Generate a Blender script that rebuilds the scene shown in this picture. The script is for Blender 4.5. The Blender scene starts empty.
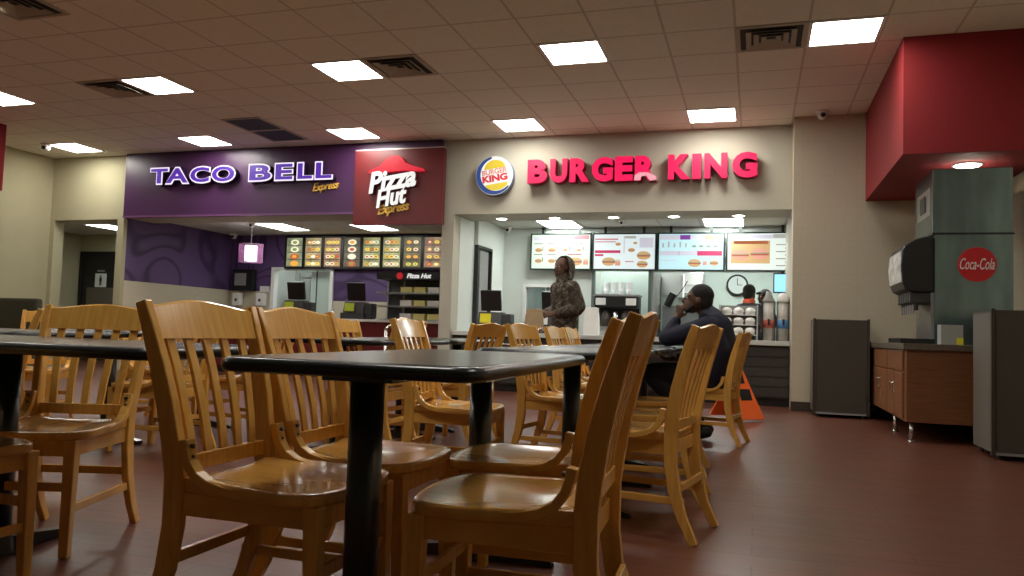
import bpy, bmesh, math, random
from mathutils import Vector, Matrix
random.seed(7)
PI = math.pi
S = bpy.context.scene
COL = S.collection

# ------------------------------------------------------------------ materials
MATS = {}
def mat(name, col, rough=0.5, metal=0.0, emit=0.0, ecol=None, noise=0.0, nscale=8.0, stretch=(1, 1, 1), col2=None,
        bump=0.0, coat=0.0, alpha=1.0, trans=0.0, spec=0.5):
    if name in MATS: return MATS[name]
    m = bpy.data.materials.new(name); m.use_nodes = True
    nt = m.node_tree; b = nt.nodes['Principled BSDF']
    c = (col[0], col[1], col[2], 1)
    b.inputs['Base Color'].default_value = c if not (0 < emit < 1.5) else (c[0]*.25, c[1]*.25, c[2]*.25, 1)
    b.inputs['Roughness'].default_value = rough
    b.inputs['Metallic'].default_value = metal
    b.inputs['Specular IOR Level'].default_value = spec
    if coat: b.inputs['Coat Weight'].default_value = coat; b.inputs['Coat Roughness'].default_value = 0.12
    if alpha < 1: b.inputs['Alpha'].default_value = alpha
    if trans: b.inputs['Transmission Weight'].default_value = trans
    if emit:
        e = ecol or col
        b.inputs['Emission Color'].default_value = (e[0], e[1], e[2], 1)
        b.inputs['Emission Strength'].default_value = emit
    # every material gets a light procedural variation
    tc = nt.nodes.new('ShaderNodeTexCoord'); mp = nt.nodes.new('ShaderNodeMapping')
    mp.inputs['Scale'].default_value = stretch
    nz = nt.nodes.new('ShaderNodeTexNoise'); nz.inputs['Scale'].default_value = nscale; nz.inputs['Detail'].default_value = 4
    nt.links.new(tc.outputs['Object'], mp.inputs[0]); nt.links.new(mp.outputs[0], nz.inputs['Vector'])
    if noise or col2:
        rp = nt.nodes.new('ShaderNodeValToRGB')
        rp.color_ramp.elements[0].position = 0.32; rp.color_ramp.elements[1].position = 0.68
        k = 1 - noise
        rp.color_ramp.elements[0].color = (col2[0], col2[1], col2[2], 1) if col2 else (c[0]*k, c[1]*k, c[2]*k, 1)
        rp.color_ramp.elements[1].color = c
        nt.links.new(nz.outputs['Fac'], rp.inputs[0])
        if not emit: nt.links.new(rp.outputs[0], b.inputs['Base Color'])
        if emit: nt.links.new(rp.outputs[0], b.inputs['Emission Color'])
    if bump:
        bp = nt.nodes.new('ShaderNodeBump'); bp.inputs['Strength'].default_value = bump; bp.inputs['Distance'].default_value = 0.01
        nt.links.new(nz.outputs['Fac'], bp.inputs['Height']); nt.links.new(bp.outputs[0], b.inputs['Normal'])
    MATS[name] = m
    return m

def grid_mat(name, col, line, cx, cy, ox, oy, lw, ax=0, ay=1, rough=0.8, noise=0.06, strength=1.0):
    """tiles with thin joints, at true world size"""
    m = mat(name, col, rough, noise=noise, nscale=30)
    nt = m.node_tree; b = nt.nodes['Principled BSDF']
    g = nt.nodes.new('ShaderNodeNewGeometry'); sp = nt.nodes.new('ShaderNodeSeparateXYZ')
    nt.links.new(g.outputs['Position'], sp.inputs[0])
    masks = []
    for a, cell, off in ((ax, cx, ox), (ay, cy, oy)):
        if not cell: continue
        s1 = nt.nodes.new('ShaderNodeMath'); s1.operation = 'SUBTRACT'; s1.inputs[1].default_value = off
        nt.links.new(sp.outputs[a], s1.inputs[0])
        s2 = nt.nodes.new('ShaderNodeMath'); s2.operation = 'PINGPONG'; s2.inputs[1].default_value = cell/2
        nt.links.new(s1.outputs[0], s2.inputs[0])
        s3 = nt.nodes.new('ShaderNodeMath'); s3.operation = 'LESS_THAN'; s3.inputs[1].default_value = lw/2
        nt.links.new(s2.outputs[0], s3.inputs[0]); masks.append(s3)
    out = masks[0].outputs[0]
    if len(masks) > 1:
        mx = nt.nodes.new('ShaderNodeMath'); mx.operation = 'MAXIMUM'
        nt.links.new(masks[0].outputs[0], mx.inputs[0]); nt.links.new(masks[1].outputs[0], mx.inputs[1]); out = mx.outputs[0]
    mix = nt.nodes.new('ShaderNodeMix'); mix.data_type = 'RGBA'
    sc = nt.nodes.new('ShaderNodeMath'); sc.operation = 'MULTIPLY'; sc.inputs[1].default_value = strength
    nt.links.new(out, sc.inputs[0]); nt.links.new(sc.outputs[0], mix.inputs[0])
    base = b.inputs['Base Color'].links[0].from_socket
    nt.links.new(base, mix.inputs[6]); mix.inputs[7].default_value = (*line, 1)
    nt.links.new(mix.outputs[2], b.inputs['Base Color'])
    return m

WOOD = mat('honey_oak', (0.82, 0.46, 0.11), 0.25, col2=(0.70, 0.36, 0.075), nscale=5, stretch=(1.2, 14, 1.2), coat=0.5)
WOODV = mat('honey_oak_upright', (0.82, 0.46, 0.11), 0.25, col2=(0.70, 0.36, 0.075), nscale=5, stretch=(12, 12, 1.0), coat=0.5)
WOODS = mat('honey_oak_seat', (0.80, 0.44, 0.105), 0.20, col2=(0.68, 0.34, 0.07), nscale=5, stretch=(1.0, 14, 4), coat=0.7)
SCREW = mat('screw_steel', (0.12, 0.09, 0.06), 0.4, 0.8)
LAM = mat('dark_laminate', (0.028, 0.036, 0.034), 0.22, noise=0.5, nscale=260)
VINYL = mat('black_vinyl_edge', (0.008, 0.014, 0.016), 0.26)
IRON = mat('black_enamel_pole', (0.008, 0.016, 0.022), 0.3, coat=0.3)
PAINT = mat('beige_wall_paint', (0.43, 0.40, 0.26), 0.85, noise=0.05, nscale=3)
PAINTG = mat('grey_beige_paint', (0.47, 0.45, 0.37), 0.85, noise=0.05, nscale=3)
TILEW = grid_mat('beige_wall_tile', (0.58, 0.52, 0.39), (0.45, 0.40, 0.30), 0.61, 0.40, 0.52, 0.43, 0.006, 0, 2, 0.55, strength=0.35)
WHITEW = mat('white_kitchen_wall', (0.66, 0.70, 0.66), 0.6, noise=0.04, nscale=3)
PURPLE = mat('purple_panel', (0.065, 0.020, 0.080), 0.36, noise=0.08, nscale=2)
PURPLET = mat('purple_trim', (0.16, 0.06, 0.17), 0.4)
REDW = mat('red_soffit_paint', (0.26, 0.010, 0.014), 0.75, noise=0.05, nscale=3)
REDP = mat('dark_red_panel', (0.13, 0.010, 0.013), 0.35, noise=0.06, nscale=2)
WHITEP = mat('white_plastic', (0.8, 0.8, 0.78), 0.4)
BLACKP = mat('black_plastic', (0.012, 0.012, 0.013), 0.35)
DGREY = mat('dark_grey_plastic', (0.045, 0.047, 0.05), 0.45)
MGREY = mat('grey_plastic', (0.28, 0.28, 0.27), 0.45)
STEEL = mat('brushed_steel', (0.55, 0.57, 0.57), 0.3, 0.95, noise=0.12, nscale=6, stretch=(1, 1, 12))
MACH = mat('dark_brushed_steel', (0.25, 0.36, 0.38), 0.22, 0.9, noise=0.35, nscale=2.2, stretch=(3, 3, 0.7))
CHROME = mat('satin_chrome', (0.7, 0.7, 0.68), 0.25, 1.0)
GREYLAM = mat('grey_brown_laminate', (0.07, 0.060, 0.045), 0.5, noise=0.15, nscale=40)
GREYLAML = mat('grey_laminate_side', (0.16, 0.145, 0.12), 0.5, noise=0.1, nscale=40)
COUNTERB = mat('brown_stone_counter', (0.16, 0.13, 0.095), 0.4, noise=0.4, nscale=60)
CABW = mat('cherry_cabinet', (0.25, 0.10, 0.038), 0.42, col2=(0.19, 0.072, 0.026), nscale=4, stretch=(1, 1, 14))
ORANGE = mat('orange_sign_plastic', (1.0, 0.17, 0.03), 0.45)
OLIVE = mat('olive_upholstery', (0.06, 0.055, 0.03), 0.7, noise=0.2, nscale=30)
PANELE = mat('light_diffuser', (1, 1, 1), 0.5, emit=19.0, ecol=(1.0, 0.96, 0.87))
PANELF = mat('light_diffuser_bright', (1, 1, 1), 0.5, emit=16.0, ecol=(0.94, 1.0, 0.95))
PANELK = mat('light_diffuser_kitchen', (1, 1, 1), 0.5, emit=7.5, ecol=(0.94, 1.0, 0.94))
DOWN = mat('downlight_lens', (1, 1, 1), 0.5, emit=22.0, ecol=(1.0, 0.97, 0.88))
DOWNR = mat('warm_downlight_lens', (1, 1, 1), 0.5, emit=60.0, ecol=(1.0, 0.82, 0.62))
YEL = mat('yellow_note_paper', (0.85, 0.80, 0.02), 0.6)
LIME = mat('lime_note_paper', (0.60, 0.75, 0.05), 0.6)
BLACKH = mat('black_hair', (0.012, 0.010, 0.009), 0.75, bump=0.6, nscale=120)
SKIN = mat('brown_skin', (0.12, 0.055, 0.032), 0.5, noise=0.15, nscale=20)
SKIN2 = mat('brown_skin_lighter', (0.20, 0.10, 0.065), 0.5, noise=0.12, nscale=20)
NAVY = mat('navy_jacket_cloth', (0.006, 0.008, 0.030), 0.8, noise=0.3, nscale=10)
DENIM = mat('black_trouser_cloth', (0.012, 0.012, 0.016), 0.85, noise=0.2, nscale=20)
SHOE = mat('black_shoe', (0.012, 0.012, 0.012), 0.4)
KRAFT = mat('kraft_paper', (0.42, 0.30, 0.17), 0.8, noise=0.15, nscale=12)
GOLD = mat('gold_lettering', (0.95, 0.60, 0.10), 0.4)
CHAR = mat('baseboard_brown', (0.05, 0.035, 0.025), 0.5)
MESHD = mat('dark_grille', (0.03, 0.028, 0.022), 0.7)
DARKPLANK = mat('dark_plank_front', (0.045, 0.038, 0.03), 0.55, noise=0.35, nscale=6, stretch=(1, 1, 14))

def camo():
    m = mat('brown_camouflage_cloth', (0.10, 0.075, 0.05), 0.85)
    nt = m.node_tree; b = nt.nodes['Principled BSDF']
    tc = nt.nodes.new('ShaderNodeTexCoord'); nz = nt.nodes.new('ShaderNodeTexNoise')
    nz.inputs['Scale'].default_value = 14; nz.inputs['Detail'].default_value = 2; nz.inputs['Distortion'].default_value = 1.2
    rp = nt.nodes.new('ShaderNodeValToRGB'); rp.color_ramp.interpolation = 'CONSTANT'
    e = rp.color_ramp.elements
    e[0].position = 0; e[0].color = (0.03, 0.022, 0.016, 1)
    e[1].position = 0.46; e[1].color = (0.085, 0.062, 0.042, 1)
    for p, c in ((0.54, (0.05, 0.045, 0.03, 1)), (0.62, (0.20, 0.17, 0.13, 1))):
        x = e.new(p); x.color = c
    nt.links.new(tc.outputs['Object'], nz.inputs['Vector']); nt.links.new(nz.outputs['Fac'], rp.inputs[0])
    nt.links.new(rp.outputs[0], b.inputs['Base Color'])
    return m
CAMO = camo()

def floor_material():
    m = mat('red_brown_plank_floor', (0.115, 0.045, 0.030), 0.34)
    nt = m.node_tree; b = nt.nodes['Principled BSDF']
    g = nt.nodes.new('ShaderNodeNewGeometry')
    br = nt.nodes.new('ShaderNodeTexBrick')
    br.inputs['Color1'].default_value = (0.150, 0.050, 0.028, 1); br.inputs['Color2'].default_value = (0.115, 0.040, 0.024, 1)
    br.inputs['Mortar'].default_value = (0.045, 0.018, 0.012, 1); br.inputs['Scale'].default_value = 1
    br.inputs['Mortar Size'].default_value = 0.0025; br.inputs['Brick Width'].default_value = 1.2; br.inputs['Row Height'].default_value = 0.152
    nt.links.new(g.outputs['Position'], br.inputs['Vector'])
    mp = nt.nodes.new('ShaderNodeMapping'); mp.inputs['Scale'].default_value = (1.2, 11, 1)
    nz = nt.nodes.new('ShaderNodeTexNoise'); nz.inputs['Scale'].default_value = 2.5; nz.inputs['Detail'].default_value = 5
    nt.links.new(g.outputs['Position'], mp.inputs[0]); nt.links.new(mp.outputs[0], nz.inputs['Vector'])
    mix = nt.nodes.new('ShaderNodeMix'); mix.data_type = 'RGBA'; mix.blend_type = 'OVERLAY'; mix.inputs[0].default_value = 0.55
    nt.links.new(br.outputs['Color'], mix.inputs[6]); nt.links.new(nz.outputs['Color'], mix.inputs[7])
    hs = nt.nodes.new('ShaderNodeMix'); hs.data_type = 'RGBA'; hs.inputs[0].default_value = 0.35
    nt.links.new(mix.outputs[2], hs.inputs[6]); nt.links.new(br.outputs['Color'], hs.inputs[7])
    nt.links.new(hs.outputs[2], b.inputs['Base Color'])
    rr = nt.nodes.new('ShaderNodeMapRange'); rr.inputs['To Min'].default_value = 0.27; rr.inputs['To Max'].default_value = 0.42
    nt.links.new(nz.outputs['Fac'], rr.inputs['Value']); nt.links.new(rr.outputs[0], b.inputs['Roughness'])
    return m
FLOOR = floor_material()
CEIL = grid_mat('ceiling_tile', (0.82, 0.81, 0.69), (0.56, 0.54, 0.45), 0.61, 0.61, -0.204, 6.30, 0.022, 0, 1, 0.9, 0.06)
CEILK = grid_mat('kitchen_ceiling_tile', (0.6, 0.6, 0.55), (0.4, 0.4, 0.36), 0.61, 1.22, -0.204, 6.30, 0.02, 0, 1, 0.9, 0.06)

def mural():
    m = mat('purple_mural', (0.13, 0.075, 0.22), 0.6)
    nt = m.node_tree; b = nt.nodes['Principled BSDF']
    g = nt.nodes.new('ShaderNodeNewGeometry'); nz = nt.nodes.new('ShaderNodeTexNoise')
    nz.inputs['Scale'].default_value = 0.8; nz.inputs['Detail'].default_value = 0.0; nz.inputs['Distortion'].default_value = 1.0
    nt.links.new(g.outputs['Position'], nz.inputs['Vector'])
    # brush-stroke loops: contour bands of a smooth field
    a = nt.nodes.new('ShaderNodeMath'); a.operation = 'PINGPONG'; a.inputs[1].default_value = 0.085
    nt.links.new(nz.outputs['Fac'], a.inputs[0])
    r = nt.nodes.new('ShaderNodeValToRGB'); r.color_ramp.elements[0].position = 0.008; r.color_ramp.elements[0].color = (0.050, 0.022, 0.085, 1)
    r.color_ramp.elements[1].position = 0.030; r.color_ramp.elements[1].color = (0.115, 0.062, 0.175, 1)
    nt.links.new(a.outputs[0], r.inputs[0]); nt.links.new(r.outputs[0], b.inputs['Base Color'])
    return m
MURAL = mural()

# ------------------------------------------------------------------ mesh builder
class MB:
    def __init__(s): s.bm = bmesh.new()
    def _tag(s, verts, mi):
        if mi:
            fs = set(f for v in verts for f in v.link_faces)
            for f in fs: f.material_index = mi
    def box(s, x0, x1, y0, y1, z0, z1, mi=0, M=None, bevel=0):
        r = bmesh.ops.create_cube(s.bm, size=1)
        vs = r['verts']
        for v in vs:
            v.co = Vector(((x0+x1)/2 + v.co.x*(x1-x0), (y0+y1)/2 + v.co.y*(y1-y0), (z0+z1)/2 + v.co.z*(z1-z0)))
        if bevel:
            es = list(set(e for v in vs for e in v.link_edges))
            rr = bmesh.ops.bevel(s.bm, geom=es, offset=bevel, segments=2, affect='EDGES', profile=0.6)
            vs = list(set(vs) & set(s.bm.verts)) + [v for v in rr['verts']]
            vs = list(set(v for v in vs if v.is_valid))
        if M:
            for v in vs: v.co = M @ v.co
        s._tag(vs, mi); return s
    def cyl(s, p, q, r1, r2=None, n=16, mi=0, caps=True):
        p = Vector(p); q = Vector(q); r2 = r1 if r2 is None else r2
        d = q-p; L = d.length
        M = Matrix.Translation((p+q)/2) @ d.to_track_quat('Z', 'Y').to_matrix().to_4x4()
        r = bmesh.ops.create_cone(s.bm, cap_ends=caps, segments=n, radius1=r1, radius2=r2, depth=L, matrix=M)
        s._tag(r['verts'], mi); return s
    def ball(s, c, r, n=14, mi=0, M=None):
        c = Vector(c); rx, ry, rz = r if hasattr(r, '__len__') else (r, r, r)
        X = Matrix.Translation(c) @ (M or Matrix()) @ Matrix.Diagonal((rx, ry, rz, 1))
        q = bmesh.ops.create_uvsphere(s.bm, u_segments=n*2, v_segments=n, radius=1, matrix=X)
        s._tag(q['verts'], mi); return s
    def cap(s, p, r1, q, r2, n=12):
        s.ball(p, r1, n//2+3); s.ball(q, r2, n//2+3)
        if (Vector(p)-Vector(q)).length > 1e-4: s.cyl(p, q, r1, r2, n*2)
        return s
    def tube(s, pts, r, n=10, mi=0):
        for i in range(len(pts)-1): s.cyl(pts[i], pts[i+1], r, n=n, mi=mi)
        for p in pts[1:-1]: s.ball(p, r, 6, mi=mi)
        return s
    def prism(s, poly, fn, mi=0):
        """poly: 2D points; fn(u,v,t) -> 3D point for t in 0/1"""
        a = [s.bm.verts.new(fn(u, v, 0)) for u, v in poly]; b = [s.bm.verts.new(fn(u, v, 1)) for u, v in poly]
        n = len(poly); fs = [s.bm.faces.new(a), s.bm.faces.new(list(reversed(b)))]
        for i in range(n): fs.append(s.bm.faces.new((a[(i+1) % n], a[i], b[i], b[(i+1) % n])))
        for f in fs: f.material_index = mi
        return s
    def strip(s, path, wid, thick, mi=0, axis='y'):
        """rectangular section swept along (x,z) path at y0: path items (x,y,z,halfwidth_y,halfthick)"""
        rings = []
        for i, (x, y, z, hw, ht) in enumerate(path):
            p0 = path[max(i-1, 0)]; p1 = path[min(i+1, len(path)-1)]
            t = Vector((p1[0]-p0[0], 0, p1[2]-p0[2])).normalized(); nrm = Vector((-t.z, 0, t.x))
            c = Vector((x, y, z))
            rings.append([s.bm.verts.new(c + nrm*a*ht + Vector((0, 1, 0))*b*hw) for a, b in ((-1, -1), (-1, 1), (1, 1), (1, -1))])
        for i in range(len(rings)-1):
            for k in range(4):
                f = s.bm.faces.new((rings[i][k], rings[i][(k+1) % 4], rings[i+1][(k+1) % 4], rings[i+1][k])); f.material_index = mi
        for e in (rings[0][::-1], rings[-1]):
            f = s.bm.faces.new(e); f.material_index = mi
        return s
    def lathe(s, prof, c=(0, 0, 0), n=24, mi=0):
        c = Vector(c); rings = []
        for r, z in prof:
            rings.append([s.bm.verts.new(c + Vector((r*math.cos(2*PI*k/n), r*math.sin(2*PI*k/n), z))) for k in range(n)])
        for i in range(len(rings)-1):
            for k in range(n):
                f = s.bm.faces.new((rings[i][k], rings[i][(k+1) % n], rings[i+1][(k+1) % n], rings[i+1][k])); f.material_index = mi
        for rg, rev in ((rings[0], True), (rings[-1], False)):
            f = s.bm.faces.new(rg[::-1] if rev else rg); f.material_index = mi
        return s
    def build(s, name, mats, parent=None, smooth=False, bevel=0, subsurf=0):
        if not isinstance(mats, (list, tuple)): mats = [mats]
        bmesh.ops.recalc_face_normals(s.bm, faces=s.bm.faces[:])
        me = bpy.data.meshes.new(name); s.bm.to_mesh(me); s.bm.free()
        for m in mats: me.materials.append(m)
        if smooth:
            for p in me.polygons: p.use_smooth = True
        o = bpy.data.objects.new(name, me); COL.objects.link(o)
        if parent: o.parent = parent
        if bevel:
            b = o.modifiers.new('bevel', 'BEVEL'); b.width = bevel; b.segments = 2; b.limit_method = 'ANGLE'; b.angle_limit = math.radians(50)
            b.harden_normals = False
        return o

def thing(name, label, cat, loc=(0, 0, 0), rz=0.0, group=None):
    o = bpy.data.objects.new(name, None); COL.objects.link(o); o.empty_display_size = 0.1
    o.location = loc; o.rotation_euler = (0, 0, rz); o['label'] = label; o['category'] = cat
    if group: o['group'] = group
    return o
def tag(o, label, cat, group=None):
    o['label'] = label; o['category'] = cat
    if group: o['group'] = group
    return o
def struct(o): o['kind'] = 'structure'; return o
def sbox(name, b, m, bevel=0):
    return struct(MB().box(*b).build(name, m, bevel=bevel))
def dup(root, loc, rz, label, group=None):
    r = root.copy(); COL.objects.link(r); r.location = loc; r.rotation_euler = (0, 0, rz)
    r['label'] = label
    if group: r['group'] = group
    for ch in list(root.children):
        c = ch.copy(); COL.objects.link(c); c.parent = r
        for g in ch.children:
            d = g.copy(); COL.objects.link(d); d.parent = c
    return r

def text_bm(txt, w, h, depth, bold=0.0, shear=0.0, spacing=1.0, bevel=0.0, res=4):
    """lettering as a mesh: lies in the XZ plane facing -Y, left-bottom at the origin, fitted to w x h"""
    cu = bpy.data.curves.new('t', 'FONT'); cu.body = txt; cu.size = 1; cu.extrude = 0.5*depth/max(h, 1e-3)*0.7
    cu.offset = bold; cu.shear = shear; cu.space_character = spacing; cu.bevel_depth = bevel; cu.resolution_u = res
    ob = bpy.data.objects.new('t', cu); COL.objects.link(ob)
    dg = bpy.context.evaluated_depsgraph_get(); dg.update()
    me = bpy.data.meshes.new_from_object(ob.evaluated_get(dg))
    bpy.data.objects.remove(ob); bpy.data.curves.remove(cu)
    xs = [v.co.x for v in me.vertices]; ys = [v.co.y for v in me.vertices]; zs = [v.co.z for v in me.vertices]
    x0, x1, y0, y1, z0, z1 = min(xs), max(xs), min(ys), max(ys), min(zs), max(zs)
    for v in me.vertices:
        x, y, z = v.co
        v.co = Vector(((x-x0)/(x1-x0)*w, -(z-z0)/max(z1-z0, 1e-6)*depth, (y-y0)/(y1-y0)*h))
    return me
def text_obj(name, txt, w, h, depth, m, parent=None, loc=(0, 0, 0), roty=0, **k):
    me = text_bm(txt, w, h, depth, **k); me.materials.append(m)
    o = bpy.data.objects.new(name, me); COL.objects.link(o); o.location = loc; o.rotation_euler = (0, roty, 0)
    if parent: o.parent = parent
    return o

# ------------------------------------------------------------------ the room
CZ = 3.55
struct(MB().box(-14, 7, -4.5, 15.6, -0.1, 0).build('floor', FLOOR))
struct(MB().box(-11.55, 2.4, -4.3, 10.27, CZ, CZ+0.1).build('ceiling', CEIL))
# left wall, then the doorway to the restrooms
sbox('wall_left', (-11.75, -11.55, -4.3, 10.26, 0, CZ), PAINT)
sbox('wall_rear', (-11.75, 2.6, -4.5, -4.3, 0, CZ), PAINT)
sbox('wall_right', (2.4, 2.6, -4.3, 10.2, 0, CZ), TILEW)
# front wall pieces (Y = 10.26)
sbox('wall_front_left_header', (-11.75, -9.98, 10.26, 10.46, 2.48, CZ), PAINT)
sbox('wall_front_left_return', (-11.75, -11.46, 10.26, 10.46, 0, 2.48), PAINT)
sbox('wall_front_pier_left', (-10.08, -9.95, 10.22, 10.30, 0, 2.48), PAINT)
sbox('wall_front_purple_header', (-9.98, -4.31, 10.26, 10.9, 2.50, CZ), PAINTG)
sbox('wall_front_header', (-4.31, 0.45, 10.26, 10.95, 2.475, CZ), PAINTG)
sbox('wall_front_pier_middle', (-4.30, -4.12, 10.25, 12.5, 0, 2.475), PAINTG)
# right wall piece stands a little nearer, with tile on it
sbox('wall_front_right', (0.42, 2.6, 9.9, 10.26, 0, CZ), TILEW)
sbox('wall_front_jamb_right', (0.42, 0.56, 10.26, 12.6, 0, 2.6), PAINTG)
sbox('baseboard_front', (0.415, 2.3, 9.885, 9.9, 0, 0.11), CHAR)
sbox('baseboard_left', (-11.55, -11.535, -4.3, 10.26, 0, 0.11), CHAR)
# restroom hall
sbox('wall_hall_left', (-13.1, -13.0, 10.26, 12.4, 0, 2.5), PAINT)
sbox('wall_hall_front', (-13.1, -11.7, 10.28, 10.4, 0, 2.5), PAINT)
sbox('wall_hall_back', (-13.1, -10.0, 12.3, 12.4, 0, 2.5), PAINT)
sbox('ceiling_hall', (-13.1, -9.96, 10.46, 12.4, 2.5, 2.55), CEILK)
# left outlet interior
sbox('wall_outlet_left', (-10.03, -9.95, 10.30, 13.1, 0, 1.47), TILEW)
sbox('wall_outlet_left_mural', (-10.03, -9.95, 10.30, 13.1, 1.47, 2.6), MURAL)
sbox('wall_outlet_back_lower_left', (-9.95, -8.98, 13.0, 13.1, 0, 1.46), TILEW)
sbox('wall_outlet_back_mural_left', (-9.95, -8.98, 13.0, 13.1, 1.46, 2.6), MURAL)
sbox('wall_outlet_back_lower_right', (-7.62, -4.2, 13.0, 13.1, 0, 1.30), TILEW)
sbox('wall_outlet_back_mural_right', (-7.62, -4.2, 13.0, 13.1, 1.30, 2.6), MURAL)
sbox('wall_outlet_back_header', (-8.98, -7.62, 13.0, 13.1, 1.93, 2.6), MURAL)
sbox('ceiling_outlet_left', (-10.0, -4.2, 10.9, 13.1, 2.56, 2.6), CEILK)
sbox('wall_back_room', (-9.6, -6.6, 14.6, 14.7, 0, 2.6), WHITEW)
sbox('wall_back_room_left', (-9.6, -9.5, 13.1, 14.6, 0, 2.6), WHITEW)
sbox('wall_back_room_right', (-6.7, -6.6, 13.1, 14.6, 0, 2.6), WHITEW)
sbox('ceiling_back_room', (-9.6, -6.6, 13.1, 14.7, 2.56, 2.6), CEILK)
# right outlet interior: its left wall holds a dark doorway
sbox('wall_kitchen_left_front', (-4.12, -4.115, 10.5, 11.12, 0, 2.56), WHITEW)
sbox('wall_kitchen_left_back', (-4.12, -4.06, 11.80, 12.5, 0, 2.56), WHITEW)
sbox('wall_kitchen_left_header', (-4.12, -4.06, 11.12, 11.80, 2.14, 2.56), WHITEW)
BK_B = 12.42
sbox('wall_kitchen_back_left', (-4.1, -3.66, BK_B, BK_B+0.1, 0, 2.58), WHITEW)
sbox('wall_kitchen_back_window_top', (-3.66, -2.98, BK_B, BK_B+0.1, 1.58, 2.58), WHITEW)
sbox('wall_kitchen_back_window_foot', (-3.66, -2.98, BK_B, BK_B+0.1, 0, 1.06), WHITEW)
sbox('wall_kitchen_back_middle', (-2.98, -2.50, BK_B, BK_B+0.1, 0, 2.58), WHITEW)
sbox('wall_kitchen_back_header', (-2.50, 0.56, BK_B, BK_B+0.1, 1.86, 2.58), WHITEW)
sbox('wall_kitchen_alcove', (-2.50, -1.62, 13.0, 13.1, 0, 2.0), mat('pale_green_panel', (0.72, 0.82, 0.78), 0.5, noise=0.05))
sbox('wall_kitchen_partition', (-1.62, -1.56, BK_B, 13.6, 0, 1.86), MGREY)
sbox('wall_kitchen_far', (-2.6, 1.6, 15.2, 15.3, 0, 2.6), mat('pale_grey_green_wall', (0.60, 0.70, 0.64), 0.5, noise=0.06))
sbox('wall_kitchen_far_right', (1.5, 1.6, 12.5, 15.2, 0, 2.6), WHITEW)
sbox('wall_kitchen_far_left', (-2.6, -2.5, 12.5, 15.2, 0, 2.6), WHITEW)
sbox('ceiling_kitchen', (-4.2, 0.6, 10.95, 12.5, 2.56, 2.6), CEILK)
sbox('ceiling_kitchen_far', (-2.6, 1.6, 12.5, 15.3, 2.56, 2.6), CEILK)

# red soffits
so = struct(MB().box(1.22, 2.4, 7.46, 9.9, 2.50, CZ).build('ceiling_soffit_right', REDW))
struct(MB().box(-11.55, -10.27, 2.0, 8.3, 2.60, CZ).build('ceiling_soffit_left', REDW))

# purple fascia, with its pale lower trim
pf = thing('purple_fascia', 'long purple sign fascia above the left counter opening', 'sign panel', (-9.92, 10.24, 2.49))
MB().box(0, 5.61, -0.07, 0.01, 0.03, 1.055).build('panel', PURPLE, pf)
MB().box(0, 5.61, -0.085, 0.01, 0.0, 0.03).build('lower_trim', PURPLET, pf)

# lights in the ceiling ---------------------------------------------------------
def make_troffer():
    t = thing('ceiling_light', '', 'ceiling light', (0, 0, 0), 0, 'square ceiling lights of the dining room')
    f = MB()
    for a in (-1, 1):
        f.box(-0.305, 0.305, a*0.285-0.014, a*0.285+0.014, -0.012, 0.0); f.box(a*0.285-0.014, a*0.285+0.014, -0.285, 0.285, -0.012, 0)
    f.build('frame', WHITEP, t)
    MB().box(-0.275, 0.275, -0.275, 0.275, -0.006, 0.0).build('diffuser', PANELE, t)
    return t
T0 = make_troffer(); first = True
near_lab = ['at the left edge of the photo', 'beside the leftmost air vent', 'directly left of the vent near the middle', 'with no vent beside it', 'largest, next to the red soffit']
far_lab = ['in the far left corner', 'left of the dark grilles', 'above the red pizza sign panel', 'above the round emblem sign', 'above the right end of the pink red lettering']
for i, X in enumerate((-9.08, -6.64, -4.17, -1.71, 0.71)):
    L = 'square white ceiling light in the near row, ' + near_lab[i]
    if first: T0.location = (X, 7.21, CZ-0.001); T0['label'] = L; first = False
    else: dup(T0, (X, 7.21, CZ-0.001), 0, L)
for i, X in enumerate((-10.43, -7.94, -5.44, -3.00, -0.54)):
    dup(T0, (X, 9.63, CZ-0.001), 0, 'square ceiling light in the far row, ' + far_lab[i])
for j, Y in enumerate((4.77, 2.33)):
    for i, X in enumerate((-9.02, -6.58, -4.14, -1.70, 0.71)):
        if (i == 4 and j != 1) or (j == 1 and i in (0, 2)): continue
        dup(T0, (X, Y, CZ-0.001), 0, 'square white ceiling light above the near tables, outside the photo frame', 'ceiling lights above and behind the camera')

def make_vent():
    t = thing('air_vent', '', 'air vent', (0, 0, 0), 0, 'square louvred air vents')
    MB().box(-0.29, 0.29, -0.29, 0.29, -0.002, 0.0).build('backing', MESHD, t)
    f = MB()
    for a in (-1, 1): f.box(-0.3, 0.3, a*0.285-0.02, a*0.285+0.02, -0.012, 0.0); f.box(a*0.285-0.02, a*0.285+0.02, -0.265, 0.265, -0.012, 0)
    f.build('frame', PAINTG, t)
    for r in (0.215, 0.15, 0.085):
        l = MB(); a, b = r, r-0.045
        for k in range(4):
            M = Matrix.Rotation(k*PI/2, 4, 'Z')
            l.prism([(a, 0), (b, 1)], lambda u, v, t: M @ Vector((u, (u if t else -u), -0.030 if v == 0 else -0.006))) if False else None
            vs = [M @ Vector(c) for c in ((a, -a, -0.028), (a, a, -0.028), (b, b, -0.006), (b, -b, -0.006))]
            vv = [l.bm.verts.new(c) for c in vs] + [l.bm.verts.new(c + Vector((0, 0, 0.004))) for c in vs]
            for q in ((0, 1, 2, 3), (7, 6, 5, 4), (0, 4, 5, 1), (1, 5, 6, 2), (2, 6, 7, 3), (3, 7, 4, 0)): l.bm.faces.new([vv[k2] for k2 in q])
        l.build('louvre', PAINTG, t)
    return t
V0 = make_vent(); V0.location = (-7.24, 7.21, CZ-0.001); V0['label'] = 'square louvred air vent left of the second ceiling light'
dup(V0, (-3.56, 7.21, CZ-0.001), 0, 'square louvred air vent right of the third ceiling light')
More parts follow.
